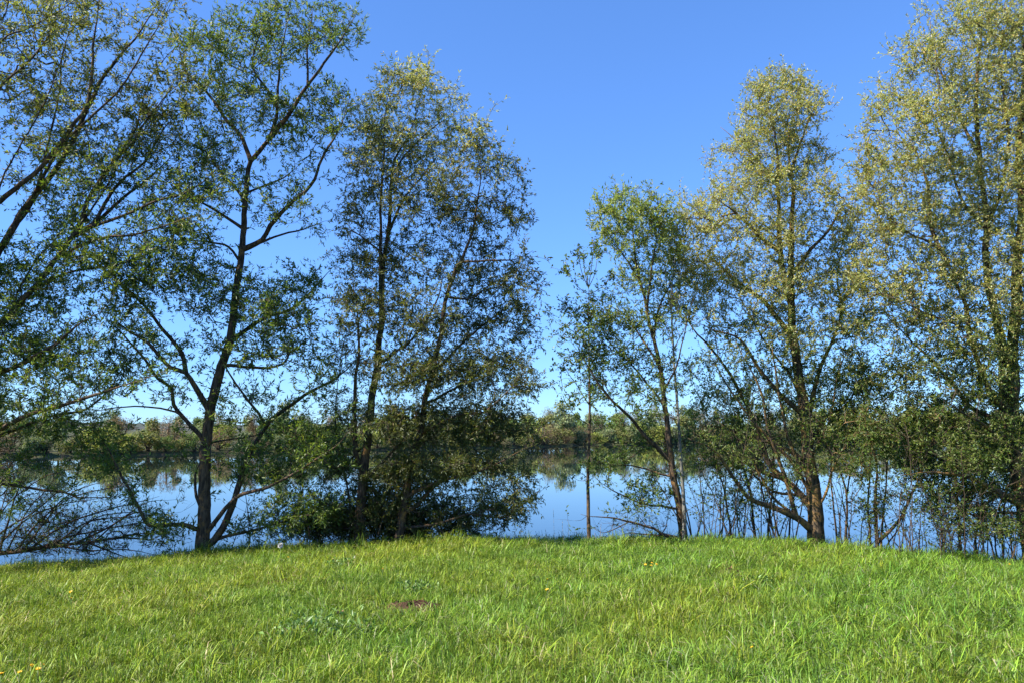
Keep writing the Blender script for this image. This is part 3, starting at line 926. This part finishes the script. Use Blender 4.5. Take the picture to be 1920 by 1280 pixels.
make_tree('shrub', 'bushy leafy shrub under the huge willow at the right edge', 'shrub', 13.0, [
    (.030, .007, .3, [(1800, 1020), (1796, 940), (1790, 880), (1775, 810), (1765, 750)]),
    (.024, .006, 'base', [(1830, 1025), (1840, 940), (1850, 870), (1860, 800)]),
    (.022, .006, 'base', [(1770, 1020), (1755, 940), (1730, 880), (1700, 830)]),
    (.020, .006, 'base', [(1880, 1030), (1885, 940), (1900, 880), (1910, 820)]),
    (.016, .006, -.4, [(1795, 930), (1815, 880), (1830, 840), (1840, 780)]),
], [
    (1760, 790, 70, 55, .8), (1850, 830, 70, 50, .9), (1720, 850, 60, 45, .7), (1800, 900, 90, 45, .8), (1890, 890, 50, 60, .8), (1830, 970, 90, 35, .6),
], 113, GREEN, twig=M_TWIG, dens=.0075, leaf=(.046, .016), twig_leaves=8, trunk_names=('stem',) * 10)

make_tree('brushwood', 'tangle of fallen leafy branches lying over the water at the lower left', 'brushwood', 12.6, [
    (.045, .010, .2, [(-60, 1030), (0, 1035), (70, 1028), (140, 1018), (240, 1008), (320, 1020)]),
    (.022, .006, .4, [(-30, 1033), (0, 1000), (60, 960), (110, 920), (150, 880)]),
    (.022, .006, -.3, [(0, 1035), (20, 960), (40, 900), (60, 850)]),
    (.020, .006, .3, [(60, 1030), (110, 990), (180, 960), (240, 945), (300, 930)]),
    (.020, .006, -.3, [(70, 1028), (150, 1000), (230, 985), (310, 975), (350, 985)]),
    (.020, .006, .6, [(30, 1032), (80, 970), (140, 920), (210, 900)]),
    (.020, .006, -.4, [(140, 1018), (200, 990), (260, 960), (330, 1000)]),
    (.016, .005, .4, [(-40, 1033), (20, 940), (90, 890), (180, 870)]),
    (.016, .005, -.4, [(-20, 1033), (10, 930), (30, 860)]),
    (.016, .005, .5, [(40, 1031), (120, 940), (200, 915), (290, 905)]),
    (.016, .005, -.2, [(100, 1024), (160, 980), (220, 970), (340, 960)]),
    (.016, .005, .2, [(20, 1033), (50, 960), (100, 900), (120, 860)]),
    (.015, .005, .6, [(180, 1013), (230, 970), (280, 940), (330, 935)]),
    (.015, .005, -.5, [(200, 1011), (260, 1000), (320, 1000), (360, 1010)]),
    (.018, .006, .2, [(160, 1016), (200, 1030), (240, 1045), (270, 1060)]),
    (.018, .006, .5, [(-40, 1032), (-10, 940), (10, 880)]),
    (.018, .006, .5, [(-20, 1033), (40, 980), (100, 950), (200, 930)]),
    (.016, .006, -.2, [(90, 1024), (170, 1032), (230, 1028), (300, 1040)]),
    (.016, .005, .3, [(120, 1020), (180, 970), (240, 960), (290, 955)]),
], [
    (60, 960, 80, 60, .8), (150, 960, 80, 45, .8), (40, 1020, 80, 30, 1.3), (150, 1020, 90, 25, 1.4), (250, 990, 70, 35, .9), (250, 950, 60, 30, .5), (20, 900, 50, 40, .5), (310, 1010, 40, 25, .8), (-60, 980, 70, 60, .8), (110, 990, 90, 30, 1.0),
], 97, GREEN, dens=.018, per_tuft=2.0, tuft_p=.15, bare=.55, twigs=1.6, twig_leaves=.7, ground=False, trunk_names=('trunk',))

make_tree('fallen_branch', 'bare fallen branch resting on the bank in the gap, right of the straight sapling', 'branch', 12.0, [
    (.028, .005, -.3, [(1268, 1008), (1240, 1000), (1225, 990), (1180, 978), (1140, 968), (1110, 967), (1088, 963)]),
    (.020, .004, .2, [(1250, 1003), (1225, 1002), (1190, 1000), (1160, 1004)]),
    (.010, .003, -.2, [(1180, 979), (1150, 992), (1130, 998), (1112, 990)]),
    (.010, .003, .3, [(1245, 1001), (1250, 985), (1253, 965), (1260, 945)]),
    (.008, .003, .2, [(1215, 988), (1200, 970), (1190, 955)]),
], [(1170, 985, 55, 18, 1.2), (1220, 975, 40, 25, 1.0)], 101, GREEN, dens=.008, per_tuft=1, bare=.8, along=0, twigs=1.5, twig_leaves=.3, ground=False, trunk_names=('limb',))
# ------------------------------------------------------------------ thin upright shoots along the bank
g = np.random.default_rng(5)
shoot_px = list(g.uniform(1290, 1490, 46)) + list(g.uniform(1545, 1640, 14)) + list(g.uniform(1670, 1915, 60)) + [700, 725, 610, 585, 430, 468]
for i, px in enumerate(shoot_px):
    Y = 12.0 + g.uniform(-.15, 1.0) - (.5 if px > 1680 else 0)
    base = PT(px, 1010, Y)
    base[2] = float(gz(base[0], base[1])) - .03
    H = g.uniform(.7, 2.0) * (1.25 if 1290 < px < 1490 else 1)
    lean = g.normal(0, .22, 2)
    t = np.linspace(0, 1, 12)[:, None]
    bend = g.normal(0, .22, 2)
    C = np.concatenate([lean[0] * H * t + bend[0] * t * t, lean[1] * H * t + bend[1] * t * t, H * t], 1) + g.normal(0, .006, (12, 3))
    C[0] = 0
    r0 = g.uniform(.006, .013)
    rd = r0 * (1 - .78 * t[:, 0])
    ch = [(C, rd)]
    pos_l, dir_l = [], []
    for k in range(int(g.integers(6, 16))):
        q = int(g.integers(3, 12))
        d = unit(np.array([g.normal(), g.normal(), .6]))
        L = g.uniform(.12, .6)
        s = np.linspace(0, 1, 5)[:, None]
        B = C[q] + d * L * s + np.array([0, 0, .12]) * L * s * s
        ch.append((B, np.linspace(.003, .0014, 5)))
        for w in (2, 3, 4):
            for _ in range(int(g.integers(1, 4))):
                pos_l.append(B[w])
                dir_l.append(unit(d + g.normal(0, .6, 3)))
    where = 'right of the slim young willow' if px > 1280 and px < 1500 else ('beside the many-stemmed shrub' if px > 1500 and px < 1665 else ('under the huge right-hand willow' if px > 1600 else 'near the dark willows on the left'))
    how = ('tall' if H > 1.7 else ('short' if H < 1.1 else 'middling')) + ' thin shoot ' + ('leaning left' if lean[0] < -.08 else ('leaning right' if lean[0] > .08 else 'standing straight'))
    o = thing('bare_shoot', how + ' ' + where, 'shoot', base, 'thin shoots along the bank')
    obj('stem', tube_mesh('stem', ch, M_TWIG), o)
    pl, dl = np.array(pos_l), np.array(dir_l)
    nn = len(pl)
    obj('leaves', leaf_mesh('leaves', pl, dl, unit(g.normal(size=(nn, 3)) + np.array([0, 0, .8])), .045 * g.uniform(.6, 1.3, nn), .019 * g.uniform(.7, 1.3, nn), pick_cols(GREEN, nn, g), M_LEAF), o)

# dry stalks on the crest in the gap
for px, top, w in [(1041, 955, .6), (1058, 978, 1), (1068, 984, 1), (1125, 982, 1), (1118, 1000, 1), (1151, 985, 1), (1028, 992, 1), (1085, 996, 1.2), (1130, 996, 1)]:
    Y = 11.9 + g.uniform(-.1, .2)
    b = PT(px, 1012, Y)
    b[2] = float(gz(b[0], b[1])) - .02
    e = PT(px + g.uniform(-6, 3), top, Y)
    t = np.linspace(0, 1, 7)[:, None]
    C = (e - b) * t + g.normal(0, .003, (7, 3))
    C[0] = 0
    o = thing('dry_stalk', 'thin dry stalk standing up from the grass edge against the water', 'stalk', b, 'dry stalks at the grass edge')
    obj('stem', tube_mesh('stem', [(C, np.linspace(.0045, .002, 7) * w)], M_STALK), o)
    obj('seed_head', tube_mesh('seed_head', [(C[-2:] + np.array([[0, 0, 0], [0, 0, .02]]), np.array([.004, .001]))], M_STALK), o)


def on_ground(px, py, h=0.0):
    """the place on the lawn whose point h above the ground is seen at that pixel"""
    Y = 9.0
    for _ in range(60):
        P_ = PT(px, py, Y)
        err = P_[2] - (float(gz(P_[0], P_[1])) + h)
        Y += err * 4.0
        Y = min(max(Y, 3.5), 12.2)
    P_ = PT(px, py, Y)
    return np.array([P_[0], P_[1], float(gz(P_[0], P_[1]))])


# ------------------------------------------------------------------ grass: one carpet of tufts
g = np.random.default_rng(99)
soil_spots = [(on_ground(775, 1134, .06), .2), (on_ground(1368, 1069, .05), .13), (on_ground(533, 1088, .05), .12)]


def tuft(nb, hmin, hmax, spread, wid, seed, dry=.04):
    q = np.random.default_rng(seed)
    VV, QT, TI, cols = [], [], [], []
    for i in range(nb):
        a = q.uniform(0, 6.28)
        r = spread * math.sqrt(q.random())
        b = np.array([r * math.cos(a), r * math.sin(a), -.01])
        az = q.uniform(0, 6.28)
        h = q.uniform(hmin, hmax)
        ln = abs(q.normal(0, .5)) + .05
        d = np.array([math.cos(az), math.sin(az), 0])
        s = np.array([-d[1], d[0], 0])
        tw = q.uniform(-.7, .7)
        s = s * math.cos(tw) + d * math.sin(tw)
        w = wid * q.uniform(.6, 1.3)
        p1 = b + d * h * ln * .25 + np.array([0, 0, h * .5])
        p2 = b + d * h * ln * .75 + np.array([0, 0, h * .85])
        p3 = b + d * h * ln * 1.35 + np.array([0, 0, h * max(.35, 1.05 - .35 * ln)])
        k = len(VV) * 7
        VV.append(np.array([b - s * w * .4, b + s * w * .4, p1 - s * w * .5, p1 + s * w * .5, p2 - s * w * .36, p2 + s * w * .36, p3]))
        QT += [(k, k + 1, k + 3, k + 2), (k + 2, k + 3, k + 5, k + 4)]
        TI.append((k + 4, k + 5, k + 6))
        c = np.array([.176, .258, .028]) * q.uniform(.35, 1.55) * np.array([q.uniform(.8, 1.25), 1, q.uniform(.6, 1.5)])
        if q.random() < dry:
            c = np.array([.36, .31, .17]) * q.uniform(.6, 1.2)
        cols.append(c)
    cols = np.array(cols)
    return mesh_np('grass_tuft', np.concatenate(VV), quads=QT, tris=TI, tint=np.concatenate([np.repeat(cols, 2, 0), cols]), mat=M_GRASS)


tuft_col = bpy.data.collections.new('grass_tufts')
specs = [(32, .025, .075, .06, .0040, 1), (30, .03, .095, .06, .0042, 2), (28, .035, .12, .06, .0042, 3), (24, .05, .15, .06, .0044, 4), (20, .08, .20, .05, .0046, 5), (16, .10, .26, .05, .0048, 6)]
for k, s in enumerate(specs):
    o = bpy.data.objects.new('grass_tuft', tuft(*s, dry=.06 if k < 4 else .10))
    o.name = 'grass_tuft_%d' % k
    tuft_col.objects.link(o)

NG = 46000
yy = np.sqrt(g.uniform(3.6 ** 2, 13.3 ** 2, NG * 2))
xx = g.uniform(-1, 1, NG * 2) * (yy * .72 + 1.0)
keep = np.ones(len(yy), bool)
for c, r in soil_spots:
    dd = np.hypot((xx - c[0]) / 1.5, yy - c[1]) + g.normal(0, .03, len(yy))
    keep &= dd > r * 1.1
past = yy - np.maximum(crest(xx), 8)
keep &= (past < .25) | (g.random(len(yy)) < .35 * (past < 1.6))
xx, yy = xx[keep][:NG], yy[keep][:NG]
NG = len(xx)
zz = gz(xx, yy)
pts = np.stack([xx, yy, zz], -1)
gm = bpy.data.meshes.new('grass')
gm.vertices.add(NG)
gm.vertices.foreach_set('co', pts.astype(np.float32).ravel())
tall = wob(xx, yy, .55, 3) * .45 + wob(xx, yy, 3.1, 5) * .55 + .45 * sstep(0, 6, xx) + .5 * sstep(1.5, 4, xx) * sstep(9, 6.5, yy) + g.normal(0, .38, NG) + (.55 + .9 * np.clip(wob(xx, yy, 1.3, 9), 0, 1)) * sstep(-.6, .1, yy - crest(xx))
idx = np.clip(np.round(1.7 + tall * 1.7), 0, 5).astype(np.int32)
scl = np.clip(g.normal(.98, .25, NG), .45, 1.7) * (.92 + .16 * sstep(0, 6, xx))
rot = np.stack([g.normal(0, .16, NG), g.normal(0, .16, NG), g.uniform(0, 6.28, NG)], -1)
yel = np.clip(.5 - .09 * xx + .45 * wob(xx, yy, .7, 8) + g.normal(0, .22, NG), 0, 1)[:, None]
shade = np.ones((NG, 4), np.float32)
shade[:, :3] = (np.array([1.18, 1.05, .85]) * yel + np.array([.78, .97, 1.0]) * (1 - yel)) * np.clip(g.normal(1, .13, (NG, 1)) + .13 * wob(xx, yy, 2.3, 4)[:, None], .55, 1.45)
for nm, ty, arr, key in [('idx', 'INT', idx, 'value'), ('scl', 'FLOAT', scl.astype(np.float32), 'value'), ('rot', 'FLOAT_VECTOR', rot.astype(np.float32).ravel(), 'vector'), ('shade', 'FLOAT_COLOR', shade.ravel(), 'color')]:
    at = gm.attributes.new(nm, ty, 'POINT')
    at.data.foreach_set(key, arr)
grass = struct('grass', gm, 'stuff')
grass['label'] = 'lush green meadow grass covering the foreground bank'
grass['category'] = 'grass'
ng = bpy.data.node_groups.new('grass_scatter', 'GeometryNodeTree')
ng.interface.new_socket('Geometry', in_out='INPUT', socket_type='NodeSocketGeometry')
ng.interface.new_socket('Geometry', in_out='OUTPUT', socket_type='NodeSocketGeometry')
gi = ng.nodes.new('NodeGroupInput')
go = ng.nodes.new('NodeGroupOutput')
ci = ng.nodes.new('GeometryNodeCollectionInfo')
ci.inputs['Collection'].default_value = tuft_col
ci.inputs['Separate Children'].default_value = True
ci.inputs['Reset Children'].default_value = True
ip = ng.nodes.new('GeometryNodeInstanceOnPoints')
ip.inputs['Pick Instance'].default_value = True


def named(nm, ty):
    q = ng.nodes.new('GeometryNodeInputNamedAttribute')
    q.data_type = ty
    q.inputs['Name'].default_value = nm
    return q.outputs['Attribute']


m2p = ng.nodes.new('GeometryNodeMeshToPoints')
e2r = ng.nodes.new('FunctionNodeEulerToRotation')
ng.links.new(gi.outputs[0], m2p.inputs['Mesh'])
ng.links.new(m2p.outputs[0], ip.inputs['Points'])
ng.links.new(ci.outputs[0], ip.inputs['Instance'])
ng.links.new(named('idx', 'INT'), ip.inputs['Instance Index'])
ng.links.new(named('rot', 'FLOAT_VECTOR'), e2r.inputs[0])
ng.links.new(e2r.outputs[0], ip.inputs['Rotation'])
ng.links.new(named('scl', 'FLOAT'), ip.inputs['Scale'])
ng.links.new(ip.outputs[0], go.inputs[0])
md = grass.modifiers.new('scatter', 'NODES')
md.node_group = ng

# ------------------------------------------------------------------ soil patches, dry leaves, weeds, flowers
for (c, r), lab in zip(soil_spots, ['dark bare soil scrape in the middle of the lawn', 'small reddish bare patch near the grass edge on the right', 'small brown bare patch below the dandelion clock']):
    q = np.random.default_rng(int(abs(c[0]) * 100))
    nr, na = 7, 22
    V = [(0, 0, .0)]
    for i in range(1, nr + 1):
        for j in range(na):
            a = j * 6.2832 / na
            f = i / nr
            rr = r * f * (1 + .2 * math.sin(3 * a + c[0]) + .1 * q.normal())
            V.append((1.5 * rr * math.cos(a), rr * math.sin(a), (.5 * r * (1 - f) ** .6) * (.6 + .5 * q.random()) + .012 - .03 * (f == 1)))
    T = [(0, 1 + j, 1 + (j + 1) % na) for j in range(na)]
    Qd = [(1 + (i - 1) * na + j, 1 + i * na + j, 1 + i * na + (j + 1) % na, 1 + (i - 1) * na + (j + 1) % na) for i in range(1, nr) for j in range(na)]
    o = thing('soil_patch', lab, 'soil', c)
    obj('soil', mesh_np('soil', V, tris=T, quads=Qd, mat=M_SOIL), o)
    for k in range(9):
        a = q.uniform(0, 6.28)
        rr = r * q.uniform(.1, 1.1)
        s = r * q.uniform(.08, .24)
        cl = unit(q.normal(size=(8, 3))) * s * q.uniform(.6, 1.1, (8, 1))
        import bmesh
        bm = bmesh.new()
        for v in cl:
            bm.verts.new(v + np.array([1.5 * rr * math.cos(a), rr * math.sin(a), .02 + .42 * r * (1 - rr / r / 1.2)]))
        bmesh.ops.convex_hull(bm, input=bm.verts)
        me = bpy.data.meshes.new('clod')
        bm.to_mesh(me)
        bm.free()
        me.materials.append(M_SOIL)
        obj('clod', me, o)

q = np.random.default_rng(12)
for px, py, lab in [(795, 1128, 'curled reddish dry leaf beside the dark soil scrape'), (1370, 1066, 'curled brown dry leaf on the reddish patch near the grass edge'), (632, 1147, 'pale brown dry leaf lying left of the dark soil scrape')]:
    c = on_ground(px, py, .05)
    V, Qd = [], []
    for i in range(6):
        for j in range(5):
            u, v = i / 5 - .5, j / 4 - .5
            w = math.cos(u * 2.9) ** .7 if abs(u) < .5 else .1
            V.append((u * .08, v * .055 * w, .04 + .03 * math.cos(v * 3.5) - .02 * math.cos(u * 5) + q.normal(0, .004)))
    for i in range(5):
        for j in range(4):
            k = i * 5 + j
            Qd.append((k, k + 1, k + 6, k + 5))
    o = thing('dry_leaf', lab, 'leaf', c, me=mesh_np('dry_leaf', V, quads=Qd, smooth=True, mat=M_DRY))
    o.rotation_euler = (.2, .3, q.uniform(0, 6))

weeds = [(600, 1175, .2, 'broad-leaved weed clump left of the soil scrape, the largest in the lawn'), (545, 1190, .15, 'broad-leaved weed at the left foot of the large weed clump'), (655, 1190, .14, 'broad-leaved weed at the right foot of the large weed clump'),
         (1430, 1095, .10, 'low dark weed clump on the right half of the lawn near the edge'), (640, 1060, .10, 'small dark weed near the dark twin-stemmed willow'), (780, 1105, .09, 'dark leafy weed just above the soil scrape'),
         (1080, 1009, .10, 'low dark herb clump at the foot of the straight sapling'), (1140, 1008, .10, 'low dark herb clump under the bare fallen branch'), (1235, 1008, .10, 'low herb clump at the left foot of the slim young willow'),
         (430, 1022, .14, 'low herb clump at the right foot of the forked willow'), (330, 1030, .14, 'low herb clump at the left foot of the forked willow'), (1575, 1008, .12, 'low herb clump at the right foot of the thick golden trunk'),
         (1480, 1006, .12, 'low herb clump at the left foot of the thick golden trunk'), (1760, 1026, .14, 'low herb clump right of the many-stemmed shrub'), (880, 1006, .14, 'low herb clump at the right foot of the twin-stemmed willow')]
for px, py, s, lab in weeds:
    c = on_ground(px, py, .05)
    n = int(60 + 500 * s)
    az = q.uniform(0, 6.28, n)
    el = q.uniform(.15, 1.2, n)
    d = np.stack([np.cos(az) * np.cos(el), np.sin(az) * np.cos(el), np.sin(el)], -1)
    pp = np.stack([q.normal(0, s * .8, n), q.normal(0, s * .7, n), q.uniform(.02, .09 + s * .35, n)], -1)
    stems = [(np.array([[a[0], a[1], -.02], a]), np.array([.0025, .0015])) for a in pp[::2]]
    o = thing('weed_plant', lab, 'weed', c)
    obj('stem', tube_mesh('stem', stems, M_STEM), o)
    obj('leaves', leaf_mesh('leaves', pp, d, unit(np.cross(d, q.normal(size=(n, 3))) + np.array([0, 0, .8])), .048 * q.uniform(.6, 1.4, n), .024 * q.uniform(.6, 1.3, n), np.array([.13, .22, .04]) * q.uniform(.6, 1.5, (n, 1)), M_PLANT), o)


def petal_head(rad, n=9):
    V, T = [(0, 0, 0)], []
    for i in range(n):
        a = i * 6.2832 / n
        w = .36
        k = len(V)
        V += [(rad * .6 * math.cos(a - w), rad * .6 * math.sin(a - w), rad * .30), (rad * math.cos(a), rad * math.sin(a), rad * .50), (rad * .6 * math.cos(a + w), rad * .6 * math.sin(a + w), rad * .30)]
        T += [(0, k, k + 1), (0, k + 1, k + 2)]
    return mesh_np('petals', V, tris=T, mat=M_YELLOW)


def bud(rad):
    import bmesh
    bm = bmesh.new()
    bmesh.ops.create_icosphere(bm, subdivisions=1, radius=rad)
    me = bpy.data.meshes.new('centre')
    bm.to_mesh(me)
    bm.free()
    me.materials.append(M_YELLOW)
    return me


PET, BUD = petal_head(.0165), bud(.006)
flowers = [(133, 1109, 'upper of two yellow flowers together in the left lawn'), (134, 1121, 'lower of two yellow flowers together in the left lawn'),
           (58, 1247, 'upper left flower of the yellow group in the bottom left corner'), (81, 1246, 'rightmost flower of the yellow group in the bottom left corner'), (71, 1254, 'middle flower of the yellow group in the bottom left corner'),
           (37, 1260, 'lower left flower of the yellow group in the bottom left corner'), (2, 1263, 'yellow flower cut by the left picture edge'), (540, 1044, 'single yellow flower just below the dandelion clock'),
           (717, 1066, 'single small yellow flower below the twin-stemmed dark willow'), (1210, 1058, 'leftmost of the yellow flowers below the young willow'), (1221, 1060, 'second yellow flower from the left below the young willow'),
           (1222, 1055, 'yellow flower behind the second one below the young willow'), (1230, 1057, 'rightmost of the yellow flowers below the young willow'), (1027, 1086, 'upper of two yellow flowers in the middle of the lawn'),
           (1026, 1105, 'lower of two yellow flowers in the middle of the lawn'), (1410, 1213, 'lone yellow flower low in the right half of the lawn'), (1893, 1057, 'lone yellow flower near the right picture edge')]
for i, (px, py, lab) in enumerate(flowers):
    h = .19
    c = on_ground(px, py, h)
    o = thing('yellow_flower', lab, 'flower', c, 'yellow flowers in the meadow')
    t = np.linspace(0, 1, 5)[:, None]
    bx = q.normal(0, .01, 2)
    C = np.concatenate([bx[0] * (1 - t) ** 2, bx[1] * (1 - t) ** 2, h * t], 1)
    obj('stem', tube_mesh('stem', [(C, np.full(5, .0018))], M_STEM), o)
    hd = obj('petals', PET, o)
    hd.location = (0, 0, h)
    hd.rotation_euler = (q.normal(.25, .2), q.normal(-.2, .2), q.uniform(0, 6))
    s = q.uniform(.8, 1.25)
    hd.scale = (s, s, s)
    b = obj('centre', BUD, hd)
    b.location = (0, 0, .006)

c = on_ground(526, 1022, .27)
o = thing('dandelion_clock', 'white dandelion seed head standing above the grass edge', 'dandelion', c)
obj('stem', tube_mesh('stem', [(np.array([[0, 0, -.02], [.004, 0, .14], [0, 0, .27]]), np.array([.003, .0028, .0025]))], M_STEM), o)
n = 420
d = unit(q.normal(size=(n, 3)))
obj('seed_ball', leaf_mesh('seed_ball', np.array([0, 0, .27]) + d * .005, d, unit(q.normal(size=(n, 3))), np.full(n, .033), np.full(n, .011), np.tile([.75, .72, .68], (n, 1)), M_FLUFF), o)
obj('core', bud(.007), o).location = (0, 0, .27)
# ------------------------------------------------------------------ far shore: bushes and trees
g = np.random.default_rng(31)
PAL_FAR = {
    'olive': [((.150, .150, .048), .6), ((.11, .125, .04), .4)],
    'green': [((.100, .140, .036), .6), ((.075, .115, .03), .4)],
    'lime': [((.19, .21, .045), .7), ((.15, .18, .04), .3)],
    'brown': [((.170, .120, .075), .6), ((.14, .115, .065), .4)],
    'grey': [((.17, .155, .11), .6), ((.14, .14, .09), .4)],
    'pale': [((.150, .175, .085), .6), ((.12, .15, .07), .4)],
    'dark': [((.045, .060, .028), .6), ((.055, .055, .035), .4)],
}


def far_protos(kind, shape, seed, n, bare):
    """meshes of a crown and a trunk, one metre high and about one metre wide"""
    q = np.random.default_rng(seed)
    lumps = []
    if shape == 'bush':
        for _ in range(14):
            a = q.uniform(0, 6.28)
            r = q.uniform(.05, .34)
            z = q.uniform(.14, .74)
            lumps.append((r * math.cos(a), r * math.sin(a), z, q.uniform(.13, .25) * (1.15 - .5 * z)))
    elif shape == 'tree':
        for _ in range(15):
            a = q.uniform(0, 6.28)
            z = q.uniform(.3, .92)
            r = q.uniform(0, .27) * (1 - abs(z - .55) * .9)
            lumps.append((r * math.cos(a), r * math.sin(a), z, q.uniform(.09, .17)))
    else:                                                       # spire
        for i in range(16):
            z = .1 + .85 * i / 15
            r = .10 * (1 - z)
            a = q.uniform(0, 6.28)
            lumps.append((r * math.cos(a), r * math.sin(a), z, .03 + .15 * (1 - z) ** .8))
    P_, D_, N_ = [], [], []
    w = np.array([l[3] ** 2 for l in lumps])
    for l, m in zip(lumps, (w / w.sum() * n).astype(int)):
        u = unit(q.normal(size=(m, 3)))
        P_.append(np.array(l[:3]) + u * l[3] * (q.random((m, 1)) ** .4) * q.normal(1, .12, (m, 1)))
        D_.append(unit(np.cross(u, q.normal(size=(m, 3))) + u * .35))
        N_.append(unit(u + q.normal(0, .45, (m, 3)) + np.array([0, 0, .2])))
    P_, D_, N_ = np.concatenate(P_), np.concatenate(D_), np.concatenate(N_)
    ok = P_[:, 2] > .0
    P_, D_, N_ = P_[ok], D_[ok], N_[ok]
    m = len(P_)
    sz = .052 if shape != 'spire' else .04
    crown = leaf_mesh('crown', P_, D_, N_, sz * q.uniform(.6, 1.5, m) * (1.3 if bare else 1), sz * (.22 if bare else .75) * q.uniform(.6, 1.3, m), 1.35 * pick_cols(PAL_FAR[kind], m, q), M_FAR)
    ch = [(np.array([[0, 0, -.08], [.01, 0, .3], [0, .01, .75]]), np.array([.022, .016, .005]))]
    for l in lumps[:11]:
        b = np.array([q.normal(0, .02), q.normal(0, .02), .02 if shape == 'bush' else q.uniform(.1, .4)])
        e = np.array(l[:3])
        ch.append((np.array([b, (b + e) / 2 + np.array([0, 0, .04]), e]), np.array([.012, .008, .003])))
    return crown, tube_mesh('trunk', ch, M_TWIG)


LAB = {
    ('olive', 'bush'): 'rounded olive-green bush by far water', ('green', 'bush'): 'rounded fresh green bush by far water', ('lime', 'bush'): 'bright yellow-green bush of the far shore',
    ('brown', 'bush'): 'leafless reddish-brown bush on the far shore', ('grey', 'tree'): 'greyish tree nearly leafless, far shore', ('pale', 'tree'): 'pale green round-topped tree above the far scrub',
    ('dark', 'bush'): 'dark low bush on the far bank', ('pale', 'bush'): 'pale greyish-green rounded bush by far water', ('green', 'tree'): 'mid-green tree above the far scrub', ('green', 'spire'): 'pointed green tree on the far shore',
    ('olive', 'tree'): 'olive-green tree above the far scrub', ('brown', 'tree'): 'brown-tinged budding tree on the far shore',
}
PROT = {}
for i, (kind, shape) in enumerate(LAB):
    PROT[(kind, shape)] = [far_protos(kind, shape, 200 + 10 * i + v, 1500, kind in ('brown', 'grey') and shape != 'spire') for v in (0, 1)]


ZONES = [(150, 'at the left picture edge'), (420, 'left of the forked willow'), (640, 'between forked and twin willow'), (980, 'behind the twin willow'),
         (1110, 'seen through the open gap'), (1270, 'behind the slim young willow'), (1540, 'behind the thick golden trunk'), (1760, 'behind the slanting shrub'), (99999, 'at the right picture edge')]


def far_plant(kind, shape, x, y, h, wd):
    zone = next(z for lim, z in ZONES if 960 + FPX * x / y < lim)
    c, t = PROT[(kind, shape)][int(g.integers(2))]
    nm = 'far_bush' if shape == 'bush' else 'far_tree'
    o = thing(nm, LAB[(kind, shape)] + ', ' + zone, 'bush' if shape == 'bush' else 'tree', (x, y, float(gz(x, y)) - .1), LAB[(kind, shape)].split(' ', 1)[0] + ' ' + ('bushes' if shape == 'bush' else 'trees') + ' of the far shore' + (' spire' if shape == 'spire' else ''))
    o.rotation_euler = (0, 0, g.uniform(0, 6.28))
    o.scale = (wd, wd, h)
    obj('crown', c, o)
    obj('trunk', t, o)
    return o


# front row along the water, then taller rows behind
x = -110.0
bush_kinds = [('olive', 'bush'), ('green', 'bush'), ('brown', 'bush'), ('dark', 'bush'), ('lime', 'bush'), ('olive', 'bush'), ('pale', 'bush'), ('pale', 'bush')]
while x < 150:
    k = bush_kinds[int(g.integers(len(bush_kinds)))]
    s = float(shore(x)) / 130.0
    h = g.uniform(2.4, 4.8) * s ** .6
    far_plant(*k, x, float(shore(x)) + g.uniform(.9, 3.0), h, h * g.uniform(1.2, 1.9))
    x += h * g.uniform(.45, .7)
x = -115.0
kinds2 = [('olive', 'tree'), ('pale', 'tree'), ('brown', 'bush'), ('grey', 'tree'), ('olive', 'bush'), ('lime', 'bush'), ('brown', 'tree'), ('green', 'bush')]
while x < 165:
    k = kinds2[int(g.integers(len(kinds2)))]
    s = float(shore(x)) / 130.0
    h = g.uniform(4.4, 6.8) * s ** .75
    far_plant(*k, x, float(shore(x)) + g.uniform(7, 14), h, h * g.uniform(.9, 1.5))
    x += h * g.uniform(.4, .65)
x = -130.0
kinds3 = [('grey', 'tree'), ('brown', 'tree'), ('olive', 'tree'), ('pale', 'tree'), ('green', 'tree')]
while x < 190:
    k = kinds3[int(g.integers(len(kinds3)))]
    s = float(shore(x)) / 130.0
    h = g.uniform(5.0, 7.0) * s ** .8
    far_plant(*k, x, float(shore(x)) + g.uniform(18, 34), h, h * g.uniform(.7, 1.2))
    x += h * g.uniform(.45, .8)
# the ones that stand out
for kind, shape, px, top, back, wd in [('pale', 'tree', 1055, 752, 10, 1.0), ('lime', 'bush', 205, 785, 8, 1.3), ('green', 'spire', 296, 778, 12, .9), ('pale', 'tree', 538, 752, 15, .9), ('lime', 'bush', 592, 792, 10, 1.4),
                                       ('green', 'spire', 1150, 772, 12, .7), ('lime', 'bush', 1062, 800, 5, 1.4), ('green', 'bush', 1160, 795, 6, 1.2)]:
    d = 120.0
    for _ in range(30):
        x = (px - 960) / FPX * d
        d = float(shore(x)) + back
    z1 = PT(px, top, d)[2]
    h = z1 - float(gz(x, d))
    far_plant(kind, shape, x, d, h, h * wd)

# ------------------------------------------------------------------ look-alikes are told apart by their order from the left
ORD = ['first', 'second', 'third', 'fourth', 'fifth', 'sixth', 'seventh', 'eighth', 'ninth', 'tenth', 'eleventh', 'twelfth', 'thirteenth', 'fourteenth', 'fifteenth', 'sixteenth']
by_label = {}
for o in scene.objects:
    if o.parent is None and 'label' in o:
        by_label.setdefault(o['label'], []).append(o)
for lab, same in by_label.items():
    if 1 < len(same) <= len(ORD):
        same.sort(key=lambda q: q.location.x / max(q.location.y, .1))
        for i, o in enumerate(same):
            o['label'] = lab + ', ' + ORD[i] + ' from left'
